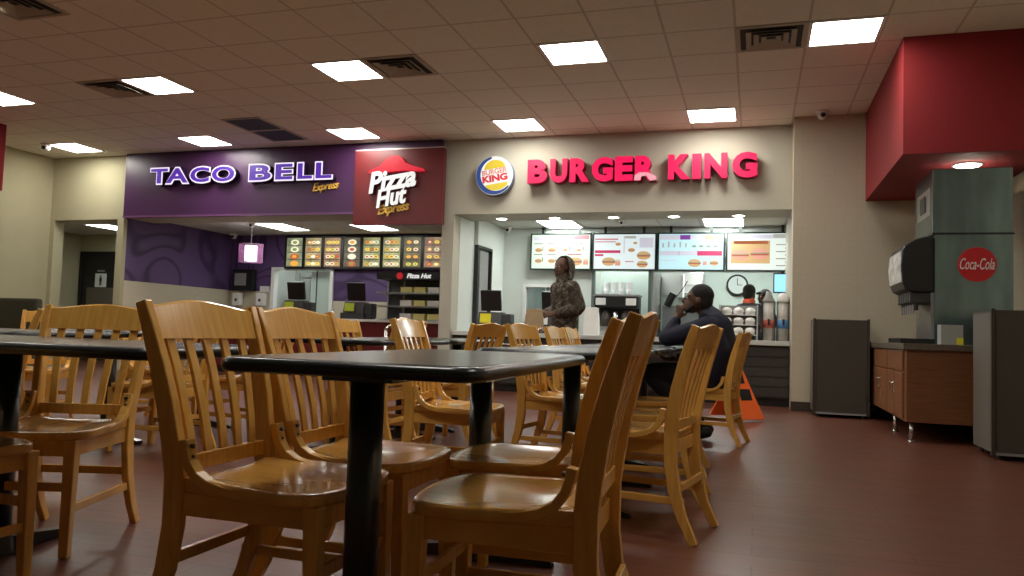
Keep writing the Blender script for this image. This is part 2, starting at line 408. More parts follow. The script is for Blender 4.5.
dup(V0, (0.10, 7.21, CZ-0.001), 0, 'square louvred air vent left of the largest ceiling light')
dup(V0, (-6.20, 5.0, CZ-0.001), 0, 'square louvred air vent cut by the top left corner of the photo')
for (X, Y, L) in ((-6.58, 8.92, 'nearer one of two dark square return grilles in the ceiling'), (-6.58, 9.52, 'farther one of two dark square return grilles, next to the purple fascia')):
    g = thing('return_grille', L, 'air grille', (X, Y, CZ-0.001), 0, 'dark return grilles')
    MB().box(-0.27, 0.27, -0.27, 0.27, -0.008, 0).build('mesh_panel', MESHD, g)
    f = MB()
    for a in (-1, 1): f.box(-0.3, 0.3, a*0.285-0.015, a*0.285+0.015, -0.014, 0.0); f.box(a*0.285-0.015, a*0.285+0.015, -0.27, 0.27, -0.014, 0)
    f.build('frame', PAINTG, g)

def make_dome(loc, label, s=1.0):
    t = thing('security_camera', label, 'camera', loc, 0, 'small dome security cameras')
    MB().lathe([(0.075*s, 0), (0.078*s, -0.02*s), (0.06*s, -0.035*s)]).build('mount', WHITEP, t, smooth=True)
    MB().ball((0, 0, -0.05*s), 0.055*s, 10).build('housing', WHITEP, t, smooth=True)
    MB().cyl((0.0, -0.035*s, -0.055*s), (0.01, -0.062*s, -0.065*s), 0.026*s).build('lens', BLACKP, t, smooth=True)
    return t
make_dome((0.72, 9.7, CZ), 'small round security camera on ceiling beside red soffit', 1.0)
make_dome((-10.72, 9.36, CZ), 'small white security camera beside far left ceiling light', 1.1)
make_dome((-9.72, 12.75, 2.56), 'white security camera in the corner over the purple mural', 1.0)
make_dome((-3.94, 12.2, 2.56), 'small security camera in the corner of the right outlet', 0.9)
make_dome((-1.95, 11.6, 2.56), 'small security camera on outlet ceiling above the second menu screen', 0.7)
make_dome((-8.30, 11.35, 2.56), 'dark security camera beside the purple outlet light', 0.8)

def kitchen_light(x, y, sx, sy, z, label, group='ceiling lights inside the outlets', pm=None):
    t = thing('ceiling_light', label, 'ceiling light', (x, y, z), 0, group)
    f = MB()
    for a in (-1, 1):
        f.box(-sx/2, sx/2, a*(sy/2-0.012)-0.012, a*(sy/2-0.012)+0.012, -0.010, 0); f.box(a*(sx/2-0.012)-0.012, a*(sx/2-0.012)+0.012, -sy/2+0.024, sy/2-0.024, -0.010, 0)
    f.build('frame', WHITEP, t)
    MB().box(-sx/2+0.024, sx/2-0.024, -sy/2+0.024, sy/2-0.024, -0.005, 0).build('diffuser', pm or PANELK, t)
kitchen_light(-2.98, 11.9, 0.60, 0.85, 2.56, 'ceiling light in right outlet above the first menu screen', pm=PANELF)
kitchen_light(-0.47, 11.9, 0.60, 0.85, 2.56, 'ceiling light in right outlet above the third menu screen', pm=PANELF)
kitchen_light(-8.05, 11.9, 0.60, 0.95, 2.56, 'ceiling light in the left outlet near the hanging lamp')
kitchen_light(-6.32, 12.05, 0.60, 0.85, 2.56, 'ceiling light in left outlet under the pizza sign panel')
kitchen_light(-11.22, 11.35, 0.55, 0.95, 2.50, 'ceiling light in the restroom hall')
kitchen_light(-2.05, 12.75, 0.7, 0.3, 2.56, 'small unseen fill light added to brighten the coffee brewer alcove', pm=PANELF)  # lamp added out of sight behind the header to brighten the alcove
kitchen_light(-3.4, 12.9, 0.5, 0.5, 2.56, 'unseen fill light added to brighten the pass-through window')  # lamp added out of sight to lighten the window from behind
struct(MB().box(-4.3, -2.6, 12.5, 13.4, 2.56, 2.6).build('ceiling_window_room', CEILK))
kitchen_light(-8.2, 13.9, 0.6, 1.0, 2.56, 'ceiling light of back room seen through the lit doorway')
kitchen_light(-0.4, 13.9, 1.2, 0.6, 2.56, 'ceiling light of the far kitchen behind the menu screens', pm=PANELF)
for i, (x, w) in enumerate(((-3.55, 'first from left, beside the pale side wall'), (-2.76, 'second from left, over the first menu screen'), (-1.91, 'middle one, over the second menu screen'), (-1.08, 'fourth from left, over the third menu screen'), (-0.23, 'rightmost, nearest the right jamb'))):
    t = thing('downlight', 'round recessed downlight under the counter header, ' + w, 'downlight', (x, 10.70, 2.475), 0, 'round downlights over the service counter')
    MB().lathe([(0.095, 0), (0.095, -0.008), (0.07, -0.010), (0.07, 0)]).build('trim_ring', WHITEP, t, smooth=True)
    MB().cyl((0, 0, -0.011), (0, 0, -0.002), 0.068, n=24).build('lens', DOWN, t)
t = thing('downlight', 'round recessed downlight glowing under the red soffit', 'downlight', (1.84, 7.98, 2.50))
MB().lathe([(0.125, 0), (0.125, -0.012), (0.10, -0.014), (0.10, 0)]).build('trim_ring', WHITEP, t, smooth=True)
MB().cyl((0, 0, -0.016), (0, 0, -0.002), 0.098, n=24).build('lens', DOWNR, t)

# ------------------------------------------------------------------ signs
LETP = mat('purple_letter_face', (0.10, 0.03, 0.42), 0.35, emit=0.42, ecol=(0.13, 0.035, 0.55))
LETW = mat('white_letter_outline', (0.80, 0.75, 0.85), 0.4, emit=0.7, ecol=(0.92, 0.82, 1.0))
LETR = mat('pink_red_lit_letter', (0.90, 0.0, 0.09), 0.5, emit=0.58, ecol=(1.0, 0.0, 0.10))
LETRS = mat('red_letter_side', (0.35, 0.0, 0.04), 0.45)
LETPK = mat('pale_pink_letter_patch', (0.95, 0.40, 0.45), 0.4, emit=0.5, ecol=(1.0, 0.42, 0.5))
LETD = mat('dark_letter_return', (0.02, 0.005, 0.035), 0.5)
def letters(sign, word, spans, z0, h, y, ms, slope=0.0, bold=0.03):
    for ch, (a, b) in zip(word, spans):
        o = text_obj('letter', ch, b-a, h, 0.09, LETD, sign, (a, y, z0), bold=bold)
        text_obj('letter_outline', ch, b-a, h, 0.008, ms[0], o, (0, -0.091, 0), bold=bold)
        text_obj('letter_face', ch, (b-a)-0.044, h-0.044, 0.006, ms[1], o, (0.022, -0.0995, 0.022), bold=bold-0.034)
t = thing('left_outlet_letter_sign', 'TACO BELL lettering, purple with white outlines, on the purple fascia', 'sign', (-9.33, 10.165, 2.995))
xs = [(0.0, .42), (.36, .86), (.86, 1.31), (1.32, 1.84), (2.06, 2.46), (2.53, 2.86), (2.92, 3.18), (3.13, 3.42)]
xs = [(0.0, .38), (.31, .79), (.79, 1.20), (1.21, 1.68), (1.92, 2.36), (2.40, 2.75), (2.80, 3.10), (3.12, 3.44)]
letters(t, 'TACOBELL', [(a*.968, b*.968) for a, b in xs], 0.0, 0.28, 0, [LETW, LETP], bold=0.062)
e = text_obj('express_lettering', 'Express', 0.45, 0.155, 0.02, GOLD, t, (2.95, 0.0, -0.195), roty=-0.10, shear=0.45, bold=0.012)
t = thing('right_outlet_letter_sign', 'BURGER KING lettering, thick glowing pink red letters on the pale header', 'sign', (-3.07, 10.25, 2.865))
sp = []; px = [527, 549.5, 569, 591, 614, 634, 667, 691, 703, 731]; pe = [546.5, 566.5, 588.5, 612, 632, 655, 689, 700, 726, 756]
def X_at(p):  # world X on the header plane for a column of the photo
    return 10.26*math.tan(math.atan((p-512)/777.0)-0.3044)
for a, b in zip(px, pe): sp.append((X_at(a)+3.07, X_at(b)+3.07))
for ch, (a, b) in zip('BURGERKING', sp):
    o = text_obj('letter', ch, b-a, 0.325, 0.13, LETRS, t, (a, 0, 0), bold=0.055)
    text_obj('letter_face', ch, b-a, 0.325, 0.012, LETR, o, (0, -0.131, 0), bold=0.055)
o = MB(); o.prism([(sp[5][0]-0.01, 0.0), (sp[5][0]+0.07, 0.0), (sp[5][0]+0.09, 0.05), (sp[5][0]+0.15, 0.06), (sp[5][0]+0.20, -0.01), (sp[5][1]+0.01, 0.0), (sp[5][1]+0.0, 0.05), (sp[5][0]+0.17, 0.10), (sp[5][0]+0.06, 0.105), (sp[5][0]+0.0, 0.07)], lambda u, v, k: Vector((u, -0.146+0.003*k, v)))
pk = o.build('letter_patch', LETPK, t); pk['label'] = 'pale pink patch at the foot of the R'  # pale pink patch laid over the letter face

# round emblem: blue crescent, buns and two lines of lettering
t = thing('round_emblem_sign', 'round white emblem sign with yellow buns and BURGER KING wording, left of big letters', 'sign', (-3.50, 10.25, 2.995))
MB().cyl((0, 0, 0), (0, -0.10, 0), 0.275, n=48).build('drum', mat('blue_grey_drum', (0.20, 0.27, 0.42), 0.4), t)
MB().cyl((0, -0.10, 0), (0, -0.104, 0), 0.272, n=48).build('face', mat('white_sign_face', (0.85, 0.85, 0.80), 0.4, emit=0.55, ecol=(1, 1, 0.95)), t)
poly = [(0.268*math.cos(a), 0.268*math.sin(a)) for a in [math.radians(100 + 225*k/40) for k in range(41)]]
poly += [(0.03+0.232*math.cos(a), 0.015+0.232*math.sin(a)) for a in [math.radians(318 - 210*k/40) for k in range(41)]]
MB().prism(poly, lambda u, v, k: Vector((u, -0.105-0.003*k, v))).build('blue_crescent', mat('blue_sign_ink', (0.03, 0.10, 0.42), 0.4, emit=0.2, ecol=(0.03, 0.12, 0.5)), t)
BUN = mat('yellow_bun_ink', (0.90, 0.66, 0.05), 0.4, emit=0.4, ecol=(1.0, 0.75, 0.05))
rot = 0.14
def rt(u, v): return (u*math.cos(rot)-v*math.sin(rot)+0.02, u*math.sin(rot)+v*math.cos(rot))
p1 = [rt(0.155*math.cos(a), 0.10+0.12*math.sin(a)) for a in [PI*k/20 for k in range(21)]]
MB().prism(p1, lambda u, v, k: Vector((u, -0.105-0.003*k, v))).build('upper_bun', BUN, t)
p2 = [rt(0.165*math.cos(a), -0.115+0.095*math.sin(a)) for a in [PI+PI*k/20 for k in range(21)]]
MB().prism(p2, lambda u, v, k: Vector((u, -0.105-0.003*k, v))).build('lower_bun', BUN, t)
RI = mat('red_sign_ink', (0.62, 0.02, 0.04), 0.4)
text_obj('upper_wording', 'BURGER', 0.37, 0.075, 0.006, mat('pale_red_sign_ink', (0.62, 0.22, 0.20), 0.5), t, (-0.175, -0.105, -0.005), roty=-rot, bold=0.03)
text_obj('lower_wording', 'KING', 0.37, 0.10, 0.006, RI, t, (-0.165, -0.105, -0.112), roty=-rot, bold=0.05)

# pizza sign
t = thing('pizza_sign_panel', 'dark red square sign panel reading Pizza Hut Express with a red hat roof', 'sign', (-5.63, 10.155, 2.31))
MB().box(0, 1.40, -0.10, 0.0, 0, 1.09).build('panel', REDP, t)
MB().box(0, 1.40, -0.105, 0.0, 1.09, 1.105).build('lit_top_edge', mat('painted_top_highlight', (0.5, 0.4, 0.4), 0.35, 0.5), t)  # pale strip paints the highlight along the lit top edge
HAT = mat('red_hat_face', (0.75, 0.01, 0.03), 0.35, emit=0.5, ecol=(0.8, 0.01, 0.04))
hp = [(0.24, 0.80), (0.30, 0.845), (0.42, 0.885), (0.53, 1.0), (0.58, 1.03), (0.71, 1.035), (0.76, 1.01), (0.82, 0.93), (0.95, 0.875), (1.09, 0.835), (1.12, 0.80), (1.04, 0.80), (0.80, 0.815), (0.55, 0.80), (0.33, 0.775)]
MB().prism(hp, lambda u, v, k: Vector((u+0.005, -0.10-0.06*k, v-0.045))).build('hat_roof', HAT, t)
REDD = mat('dark_red_return', (0.10, 0.008, 0.01), 0.5)
WL = mat('white_script_letter', (0.9, 0.9, 0.88), 0.35, emit=0.5, ecol=(1, 1, 0.96))
o = text_obj('script_word', 'Pizza', 0.76, 0.31, 0.06, REDD, t, (0.275, -0.10, 0.435), roty=-0.14, shear=0.3, bold=0.034)
text_obj('word_face', 'Pizza', 0.76, 0.31, 0.008, WL, o, (0, -0.061, 0), shear=0.3, bold=0.034)
o = text_obj('script_word', 'Hut', 0.50, 0.26, 0.06, REDD, t, (0.405, -0.10, 0.225), roty=-0.16, shear=0.32, bold=0.034)
text_obj('word_face', 'Hut', 0.50, 0.26, 0.008, WL, o, (0, -0.061, 0), shear=0.32, bold=0.034)
text_obj('express_wording', 'Express', 0.50, 0.17, 0.03, GOLD, t, (0.42, -0.10, 0.10), roty=-0.14, shear=0.4, bold=0.02)

# ------------------------------------------------------------------ menu screens
def screen_board(x0, w, label, bg, kind):
    t = thing('menu_screen', label, 'menu screen', (x0, 12.28, 1.86), 0, 'landscape menu screens over the right outlet')
    H = 0.60
    f = MB(); b = 0.022
    f.box(0, w, 0, 0.06, 0, b); f.box(0, w, 0, 0.06, H-b, H); f.box(0, b, 0, 0.06, b, H-b); f.box(w-b, w, 0, 0.06, b, H-b); f.box(b, w-b, 0.03, 0.06, b, H-b)
    for q in (0.2, w-0.2): f.box(q-0.02, q+0.02, 0.02, 0.05, H, 0.70)
    f.build('bezel', mat('dark_green_black_bezel', (0.012, 0.022, 0.018), 0.35), t)
    MB().box(b, w-b, 0.012, 0.03, b, H-b).build('display', mat('display_'+kind, bg, 0.4, emit=0.52, ecol=bg), t)
    g = MB()
    cols = [(0.75, 0.25, 0.30), (0.55, 0.12, 0.05), (0.80, 0.50, 0.22), (0.25, 0.22, 0.12), (0.25, 0.06, 0.42), (0.70, 0.04, 0.16), (0.9, 0.42, 0.30), (0.55, 0.55, 0.50), (0.35, 0.42, 0.30), (0.80, 0.78, 0.9)]
    ms = [mat('screen_ink_%s' % n, c, 0.5, emit=0.42, ecol=c) for n, c in zip(('rose', 'brown_red', 'bun', 'dark_brown', 'violet', 'crimson', 'salmon', 'grey', 'olive', 'lilac'), cols)]
    def bar(u0, u1, v0, v1, mi): g.box(b+u0*(w-2*b), b+u1*(w-2*b), 0.009, 0.0119, b+v0*(H-2*b), b+v1*(H-2*b), mi)
    def burger(u, v, s, bn=2):
        cx = b+u*(w-2*b); cz = b+v*(H-2*b)
        def half(r, zz, sg, mi):
            p = [(cx+r*math.cos(a), zz+sg*r*0.5*math.sin(a)) for a in [PI*k/10 for k in range(11)]]
            g.prism(p, lambda q, z, k: Vector((q, 0.0119-0.004*k, z)), mi)
        half(s, cz+s*0.12, 1, bn); half(s, cz-s*0.22, -1, bn)
        g.box(cx-s*1.05, cx+s*1.05, 0.007, 0.0119, cz-s*0.22, cz-s*0.02, 1); g.box(cx-s*1.08, cx+s*1.08, 0.007, 0.0119, cz-s*0.02, cz+s*0.12, 8)
    def fries(u, v, s):
        cx = b+u*(w-2*b); cz = b+v*(H-2*b)
        g.box(cx-s*0.5, cx+s*0.5, 0.007, 0.0119, cz-s*0.7, cz+s*0.1, 6)
        for k in range(5): g.box(cx-s*0.45+k*s*0.2, cx-s*0.33+k*s*0.2, 0.008, 0.0119, cz+s*0.1, cz+s*(0.4+0.15*(k % 2)), 2)
    if kind == 'mint':
        bar(0.03, 0.70, 0.84, 0.93, 9); bar(0.72, 0.98, 0.86, 0.98, 0)
        for i in range(4):
            for j in range(2):
                u = 0.12+0.23*i; v = 0.55-0.32*j
                if i > 1 and j == 1: continue
                bar(u-0.08, u+0.07, v+0.17, v+0.20, 8)
                burger(u, v, 0.055 if i < 2 else 0.035); bar(u+0.065, u+0.08, v-0.02, v+0.10, 3)
        burger(0.76, 0.22, 0.10); fries(0.93, 0.22, 0.08); bar(0.62, 0.86, 0.40, 0.43, 1)
    elif kind == 'white':
        bar(0.02, 0.40, 0.84, 0.88, 0); bar(0.02, 0.36, 0.77, 0.80, 0); bar(0.02, 0.44, 0.46, 0.54, 5); bar(0.02, 0.16, 0.37, 0.43, 5)
        burger(0.25, 0.22, 0.10); fries(0.40, 0.2, 0.08); bar(0.49, 0.51, 0.45, 0.95, 9); bar(0.51, 0.69, 0.88, 0.95, 7)
        burger(0.62, 0.55, 0.05); burger(0.40, 0.72, 0.04); burger(0.68, 0.75, 0.03); burger(0.82, 0.40, 0.10); bar(0.75, 0.97, 0.62, 0.9, 9); burger(0.80, 0.15, 0.08); bar(0.52, 0.66, 0.2, 0.23, 0)
    elif kind == 'cyan':
        bar(0.01, 0.33, 0.84, 0.97, 9); bar(0.33, 0.49, 0.84, 0.97, 4); bar(0.49, 0.72, 0.84, 0.97, 9); bar(0.72, 0.98, 0.84, 0.97, 6)
        for i in range(5): bar(0.05+0.09*i, 0.075+0.09*i, 0.62, 0.74+0.04*(i % 2), 7)
        for i in range(4): bar(0.52+0.11*i, 0.58+0.11*i, 0.62, 0.68, 8)
        bar(0.01, 0.60, 0.40, 0.52, 9); bar(0.60, 0.98, 0.39, 0.52, 5); bar(0.31, 0.32, 0.40, 0.52, 3)
        burger(0.56, 0.19, 0.09); burger(0.86, 0.19, 0.06); fries(0.72, 0.2, 0.06); bar(0.03, 0.28, 0.25, 0.27, 9)
    else:
        bar(0.03, 0.68, 0.86, 0.96, 9); bar(0.68, 0.99, 0.87, 0.98, 7); bar(0.05, 0.63, 0.18, 0.80, 2); bar(0.09, 0.60, 0.71, 0.80, 1)
        burger(0.19, 0.42, 0.12, 6); burger(0.48, 0.45, 0.125, 6)
        for k in range(4): bar(0.72, 0.97, 0.68-0.19*k, 0.70-0.19*k, 3); burger(0.88, 0.60-0.19*k, 0.028)
    g.build('menu_graphics', ms, t)
screen_board(-3.56, 1.02, 'pale green menu screen with rows of burgers, leftmost over the right outlet', (0.80, 0.98, 0.80), 'mint')
screen_board(-2.52, 1.02, 'white menu screen with a framed photo block, second from left', (0.86, 0.97, 0.98), 'white')
screen_board(-1.48, 1.02, 'pale blue menu screen with purple and crimson bars', (0.62, 0.93, 1.0), 'cyan')
screen_board(-0.44, 1.02, 'cream menu screen with one large orange burger photo, rightmost', (0.88, 0.96, 0.90), 'cream')

def light_box(x0, i, label):
    t = thing('menu_light_box', label, 'menu board', (x0, 12.9, 1.90), 0, 'upright lit menu boards over the left outlet')
    w, H = 0.415, 0.62
    f = MB(); f.box(0, w, 0, 0.1, 0, 0.035); f.box(0, w, 0, 0.1, H-0.03, H); f.box(0, 0.032, 0, 0.1, 0.035, H-0.03); f.box(w-0.032, w, 0, 0.1, 0.035, H-0.03)
    f.build('frame', BLACKP, t)
    bgs = [(0.55, 0.62, 0.35), (0.80, 0.62, 0.32), (0.75, 0.45, 0.25), (0.26, 0.22, 0.14), (0.72, 0.72, 0.35), (0.75, 0.72, 0.35), (0.30, 0.24, 0.12), (0.70, 0.45, 0.30)]
    MB().box(0.032, w-0.032, 0.02, 0.04, 0.035, H-0.03).build('lit_panel', mat('menu_film_%s' % 'abcdefgh'[i], bgs[i], 0.4, emit=0.42, noise=0.8, nscale=9), t)
    g = MB(); rr = random.Random(i*5+1)
    ms = [mat('menu_ink_%s' % n, c, 0.5, emit=0.62, ecol=c) for n, c in (('yellow', (0.95, 0.80, 0.15)), ('orange', (0.90, 0.42, 0.06)), ('red', (0.62, 0.10, 0.04)), ('cream', (1.0, 0.93, 0.70)), ('dark', (0.05, 0.04, 0.03)), ('green', (0.25, 0.36, 0.10)))]
    rows = 4
    for r in range(rows):
        z = 0.10+0.135*r
        n = 1 if (i == 0 or i == 3) else (3 if i in (1, 2, 4, 5) else 2)
        for c in range(n):
            u = 0.07+(w-0.14)*(c+0.5)/n; s = (0.055 if n > 1 else 0.10)
            p = [(u+s*math.cos(a)*0.9, z+s*0.55*math.sin(a)) for a in [2*PI*k/12 for k in range(12)]]
            q = rr.choice((0, 1, 2, 3, 0, 3))
            g.prism(p, lambda a, b, k: Vector((a, 0.0199-0.004*k, b)), q)
            p = [(u+s*0.5*math.cos(a), z+s*0.3*math.sin(a)) for a in [2*PI*k/10 for k in range(10)]]
            g.prism(p, lambda a, b, k: Vector((a, 0.0158-0.003*k, b)), rr.choice((1, 2, 3, 5)))
        g.box(0.05, w-0.05, 0.016, 0.0199, z-0.062, z-0.05, 4)
    g.build('food_pictures', ms, t)
wd = ['leftmost, with yellow and green pictures', 'second from left, golden rows', 'third from left, orange rows', 'fourth from left, dark with one big dish', 'fifth from left, pale yellow rows', 'sixth from left, yellow rows right of the middle', 'seventh from left, dark with two columns', 'rightmost, beside the grey pier']
for i in range(8): light_box(-8.66+0.411*i, i, 'upright lit menu board over left outlet, ' + wd[i])

# hanging lamp -----------------------------------------------------------------
t = thing('pendant_lamp', 'hanging lamp with clear violet outer cylinder and white glowing core', 'lamp', (-8.40, 11.5, 2.56))
MB().cyl((0, 0, 0), (0, 0, -0.33), 0.004, n=8).build('cord', MGREY, t)
MB().lathe([(0.05, 0), (0.05, -0.02)]).build('canopy', MGREY, t)
MB().lathe([(0.10, -0.38), (0.105, -0.39), (0.105, -0.64), (0.10, -0.65)]).build('glowing_core', mat('lamp_core', (1, 1, 1), 0.5, emit=3.2, ecol=(1.0, 0.93, 0.93)), t, smooth=True)
sh = MB(); n = 36
for rr_, fl in ((0.205, 1), (0.200, -1)):
    ra = [sh.bm.verts.new((rr_*math.cos(2*PI*k/n), rr_*math.sin(2*PI*k/n), -0.35)) for k in range(n)]
    rb = [sh.bm.verts.new((rr_*math.cos(2*PI*k/n), rr_*math.sin(2*PI*k/n), -0.67)) for k in range(n)]
    for k in range(n): sh.bm.faces.new((ra[k], ra[(k+1) % n], rb[(k+1) % n], rb[k]))
sh.build('outer_shade', mat('violet_film', (0.42, 0.18, 0.38), 0.3, alpha=0.42), t, smooth=True)
f = MB()
for k in range(3):
    a = 2*PI*k/3; f.cyl((0, 0, -0.34), (0.2*math.cos(a), 0.2*math.sin(a), -0.355), 0.004, n=6)
f.build('spider', MGREY, t)

# ------------------------------------------------------------------ counters
def counter(name, label, x0, x1, y0, y1, top, front_mat, top_mat, fascia=0.05):
    t = thing(name, label, 'counter', (x0, y0, 0))
    W, D = x1-x0, y1-y0
    MB().box(0.0, W, 0.06, D-0.03, 0.10, top-fascia).build('body', front_mat, t)
    MB().box(0.0, W, 0.10, D-0.05, 0, 0.10).build('toe_kick', BLACKP, t)
    MB().box(0, W, 0, D, top-fascia, top).build('worktop', top_mat, t, bevel=0.006)
    return t
CTOP = mat('white_counter_top', (0.62, 0.64, 0.60), 0.35, noise=0.06, nscale=20)
ct = counter('service_counter', 'white topped service counter of the right outlet with dark plank front', -4.11, 0.415, 10.28, 10.95, 0.82, DARKPLANK, CTOP, 0.06)
f = MB()
for k in range(5): f.box(0, 4.52, 0.045, 0.058, 0.12+0.125*k, 0.235+0.125*k)
f.build('front_planks', DARKPLANK, ct)
ct = counter('service_counter', 'dark red service counter of the left outlet', -9.2, -4.32, 11.0, 11.65, 0.95, REDP, CTOP, 0.04)
f = MB(); f.box(0, 4.85, 0.05, 0.059, 0.58, 0.595); f.build('front_strip', STEEL, ct)
# tray rail
t = thing('tray_slide', 'pale tray slide shelf with tubes along the front of the right counter', 'tray slide', (-4.0, 9.95, 0))
f = MB()
for y in (0.02, 0.12, 0.22): f.cyl((0, y, 0.655), (2.85, y, 0.655), 0.014, n=10)
f.build('rail_tube', CHROME, t, smooth=True)
for x in (0.15, 1.4, 2.7):
    MB().box(x-0.015, x+0.015, 0.0, 0.375, 0.615, 0.640).build('bracket', DGREY, t)

# queue rails
def hoop(x, y, rz, L, label):
    t = thing('queue_rail', label, 'railing', (x, y, 0), rz, 'inverted U queue rails')
    pts = [(0, 0, 0), (0, 0, 0.80), (0.03, 0, 0.845), (0.08, 0, 0.865), (L-0.08, 0, 0.865), (L-0.03, 0, 0.845), (L, 0, 0.80), (L, 0, 0)]
    MB().tube(pts, 0.019, 12).build('bent_tube', CHROME, t, smooth=True)
    MB().cyl((0, 0, 0.5), (L, 0, 0.5), 0.012).build('middle_bar', CHROME, t, smooth=True)
    for x_ in (0, L): MB().cyl((x_, 0, 0), (x_, 0, 0.012), 0.05).build('floor_flange', CHROME, t, smooth=True)
hoop(-4.52, 9.05, 0.35, 0.42, 'bent metal queue rail left, before the dark red counter')
hoop(-2.47, 8.75, 0.1, 0.45, 'bent metal queue rail in front of right counter')

# registers
def register(x, y, z, rz, label, note, s=1.0):
    t = thing('cash_register', label, 'cash register', (x, y, z), rz, 'black cash registers')
    MB().box(-0.20*s, 0.20*s, -0.2, 0.2, 0, 0.10).build('cash_drawer', DGREY, t, bevel=0.008)
    MB().prism([(-0.16, 0.10), (0.16, 0.10), (0.10, 0.28), (-0.10, 0.28)], lambda u, v, k: Vector((-0.17*s+0.34*s*k, u, v))).build('body', DGREY, t)
    b = MB(); M = Matrix.Translation((0, 0.02, 0.45)) @ Matrix.Rotation(0.25, 4, 'X')
    b.box(-0.18*s, 0.12*s, -0.03, 0.03, -0.15, 0.15, M=M, bevel=0.01); b.build('monitor', BLACKP, t)
    b = MB(); b.box(-0.16*s, 0.10*s, 0.031, 0.033, -0.12, 0.12, M=M); b.build('screen', mat('dark_screen_glass', (0.02, 0.03, 0.035), 0.15), t)
    b = MB(); b.box(0.14*s, 0.30*s, -0.10, 0.12, 0.0, 0.26, bevel=0.02); b.build('receipt_printer', DGREY, t)
    b = MB(); M = Matrix.Translation((-0.04, -0.20, 0.19)) @ Matrix.Rotation(-0.12, 4, 'X')
    b.box(-0.085, 0.075, -0.004, 0.004, -0.065, 0.065, M=M); b.build('paper_note', note, t)
register(-3.62, 10.62, 0.82, 0.05, 'black register with yellow note at left end of the right counter', YEL)
register(-2.80, 10.70, 0.82, 0.0, 'black register beside the hooded person, on the right counter', WHITEP, 0.6)
register(-7.30, 11.30, 0.95, 0.1, 'black register with lime note, left on the red counter', LIME)
register(-6.18, 11.30, 0.95, 0.1, 'black register with lime note, beside the heated shelves', LIME)

# heated display shelves with boxes
t = thing('heated_display', 'steel heated display shelves with black Pizza Hut header on the red counter', 'display shelf', (-5.75, 11.12, 0.95))
W = 1.38
MB().box(0, W, 0, 0.42, 0.64, 0.76).build('header', BLACKP, t)
text_obj('header_wording', 'Pizza Hut', 0.42, 0.075, 0.006, WL, t, (0.52, -0.001, 0.665), shear=0.3, bold=0.03)
MB().cyl((0.40, 0.0, 0.70), (0.40, -0.008, 0.70), 0.055, n=24).build('red_disc', mat('red_disc_ink', (0.7, 0.02, 0.03), 0.4, emit=0.3, ecol=(0.8, 0.02, 0.03)), t)
for z in (0.0, 0.21, 0.42): MB().box(0, W, 0, 0.42, z, z+0.022).build('shelf', STEEL, t)
MB().box(0.0, W, 0.412, 0.42, 0.022, 0.64).build('back_panel', mat('smoked_panel', (0.09, 0.10, 0.11), 0.35), t)
for x in (0.02, W-0.02, 0.30):
    MB().box(x-0.015, x+0.015, 0.38, 0.41, 0.0, 0.64).build('upright', STEEL, t)
bx0 = None
for r, z in enumerate((0.022, 0.232, 0.442)):
    for k in range(4):
        x = -5.75+0.47+0.235*k; c = random.Random(r*7+k)
        L = 'small food box on the %s heated shelf, %s' % (('lowest', 'middle', 'top')[r], ('leftmost', 'second', 'third', 'rightmost')[k])
        o = MB(); o.box(-0.095, 0.095, -0.10, 0.10, 0, 0.085); o.box(-0.10, 0.10, -0.105, 0.105, 0.075, 0.09)
        o = o.build('food_box', mat('box_card_%s' % ('cream', 'white', 'yellow')[c.randint(0, 2)], [(0.75, 0.70, 0.5), (0.8, 0.8, 0.78), (0.75, 0.68, 0.25)][c.randint(0, 2)], 0.6))
        o.location = (x, 11.32, 0.95+z); tag(o, L, 'food box', 'food boxes in the heated display')

# wall dispensers by the mural
t = thing('wall_dispenser', 'black wall unit with grey front on the purple wall', 'wall unit', (-9.60, 12.99, 1.46))
MB().box(-0.20, 0.28, -0.12, 0, 0, 0.42).build('housing', BLACKP, t, bevel=0.01)
MB().box(-0.14, 0.12, -0.125, -0.12, 0.10, 0.34).build('front_panel', MGREY, t)
for x, lab in ((-9.70, 'white soap dispenser below the black wall unit, left'), (-9.16, 'white soap dispenser below the black wall unit, right')):
    t = thing('soap_dispenser', lab, 'dispenser', (x, 12.99, 1.12), 0, 'white wall dispensers')
    MB().box(-0.09, 0.09, -0.11, 0, 0.05, 0.30, bevel=0.02).build('housing', WHITEP, t)
    MB().cyl((0, -0.06, 0.0), (0, -0.06, 0.06), 0.02).build('nozzle', MGREY, t)
    MB().cyl((0, -0.113, 0.16), (0, -0.108, 0.16), 0.03).build('view_window', DGREY, t)
o = MB().box(-0.11, 0.11, -0.01, 0, 0, 0.11).build('wall_card', WHITEP); o.location = (-9.12, 12.985, 1.45); tag(o, 'small white card above the right soap dispenser', 'card')

# lit doorway in the left outlet
struct(MB().box(-8.98, -8.91, 12.96, 13.1, 0, 1.93).box(-7.69, -7.62, 12.96, 13.1, 0, 1.93).box(-8.91, -7.69, 12.96, 13.1, 1.88, 1.93).build('trim_1', WHITEP))
sd = thing('swing_door', 'pale green sliding door half closing the lit doorway', 'door', (-7.70, 13.14, 0))
MB().box(-0.50, 0.0, 0, 0.03, 0.01, 1.9).build('door_panel', mat('pale_mint_door', (0.55, 0.66, 0.60), 0.4), sd)
MB().box(-0.38, -0.36, -0.012, 0, 0.02, 1.88).build('seam', BLACKP, sd)
MB().cyl((-0.44, -0.03, 0.9), (-0.44, -0.03, 1.2), 0.01).build('handle', CHROME, sd)
t = thing('storage_rack', 'wire storage rack inside the lit back room', 'rack', (-9.0, 14.0, 0))
f = MB()
for x in (0, 0.9):
    for y in (0, 0.4): f.cyl((x, y, 0), (x, y, 1.9), 0.015)
f.build('upright', STEEL, t)
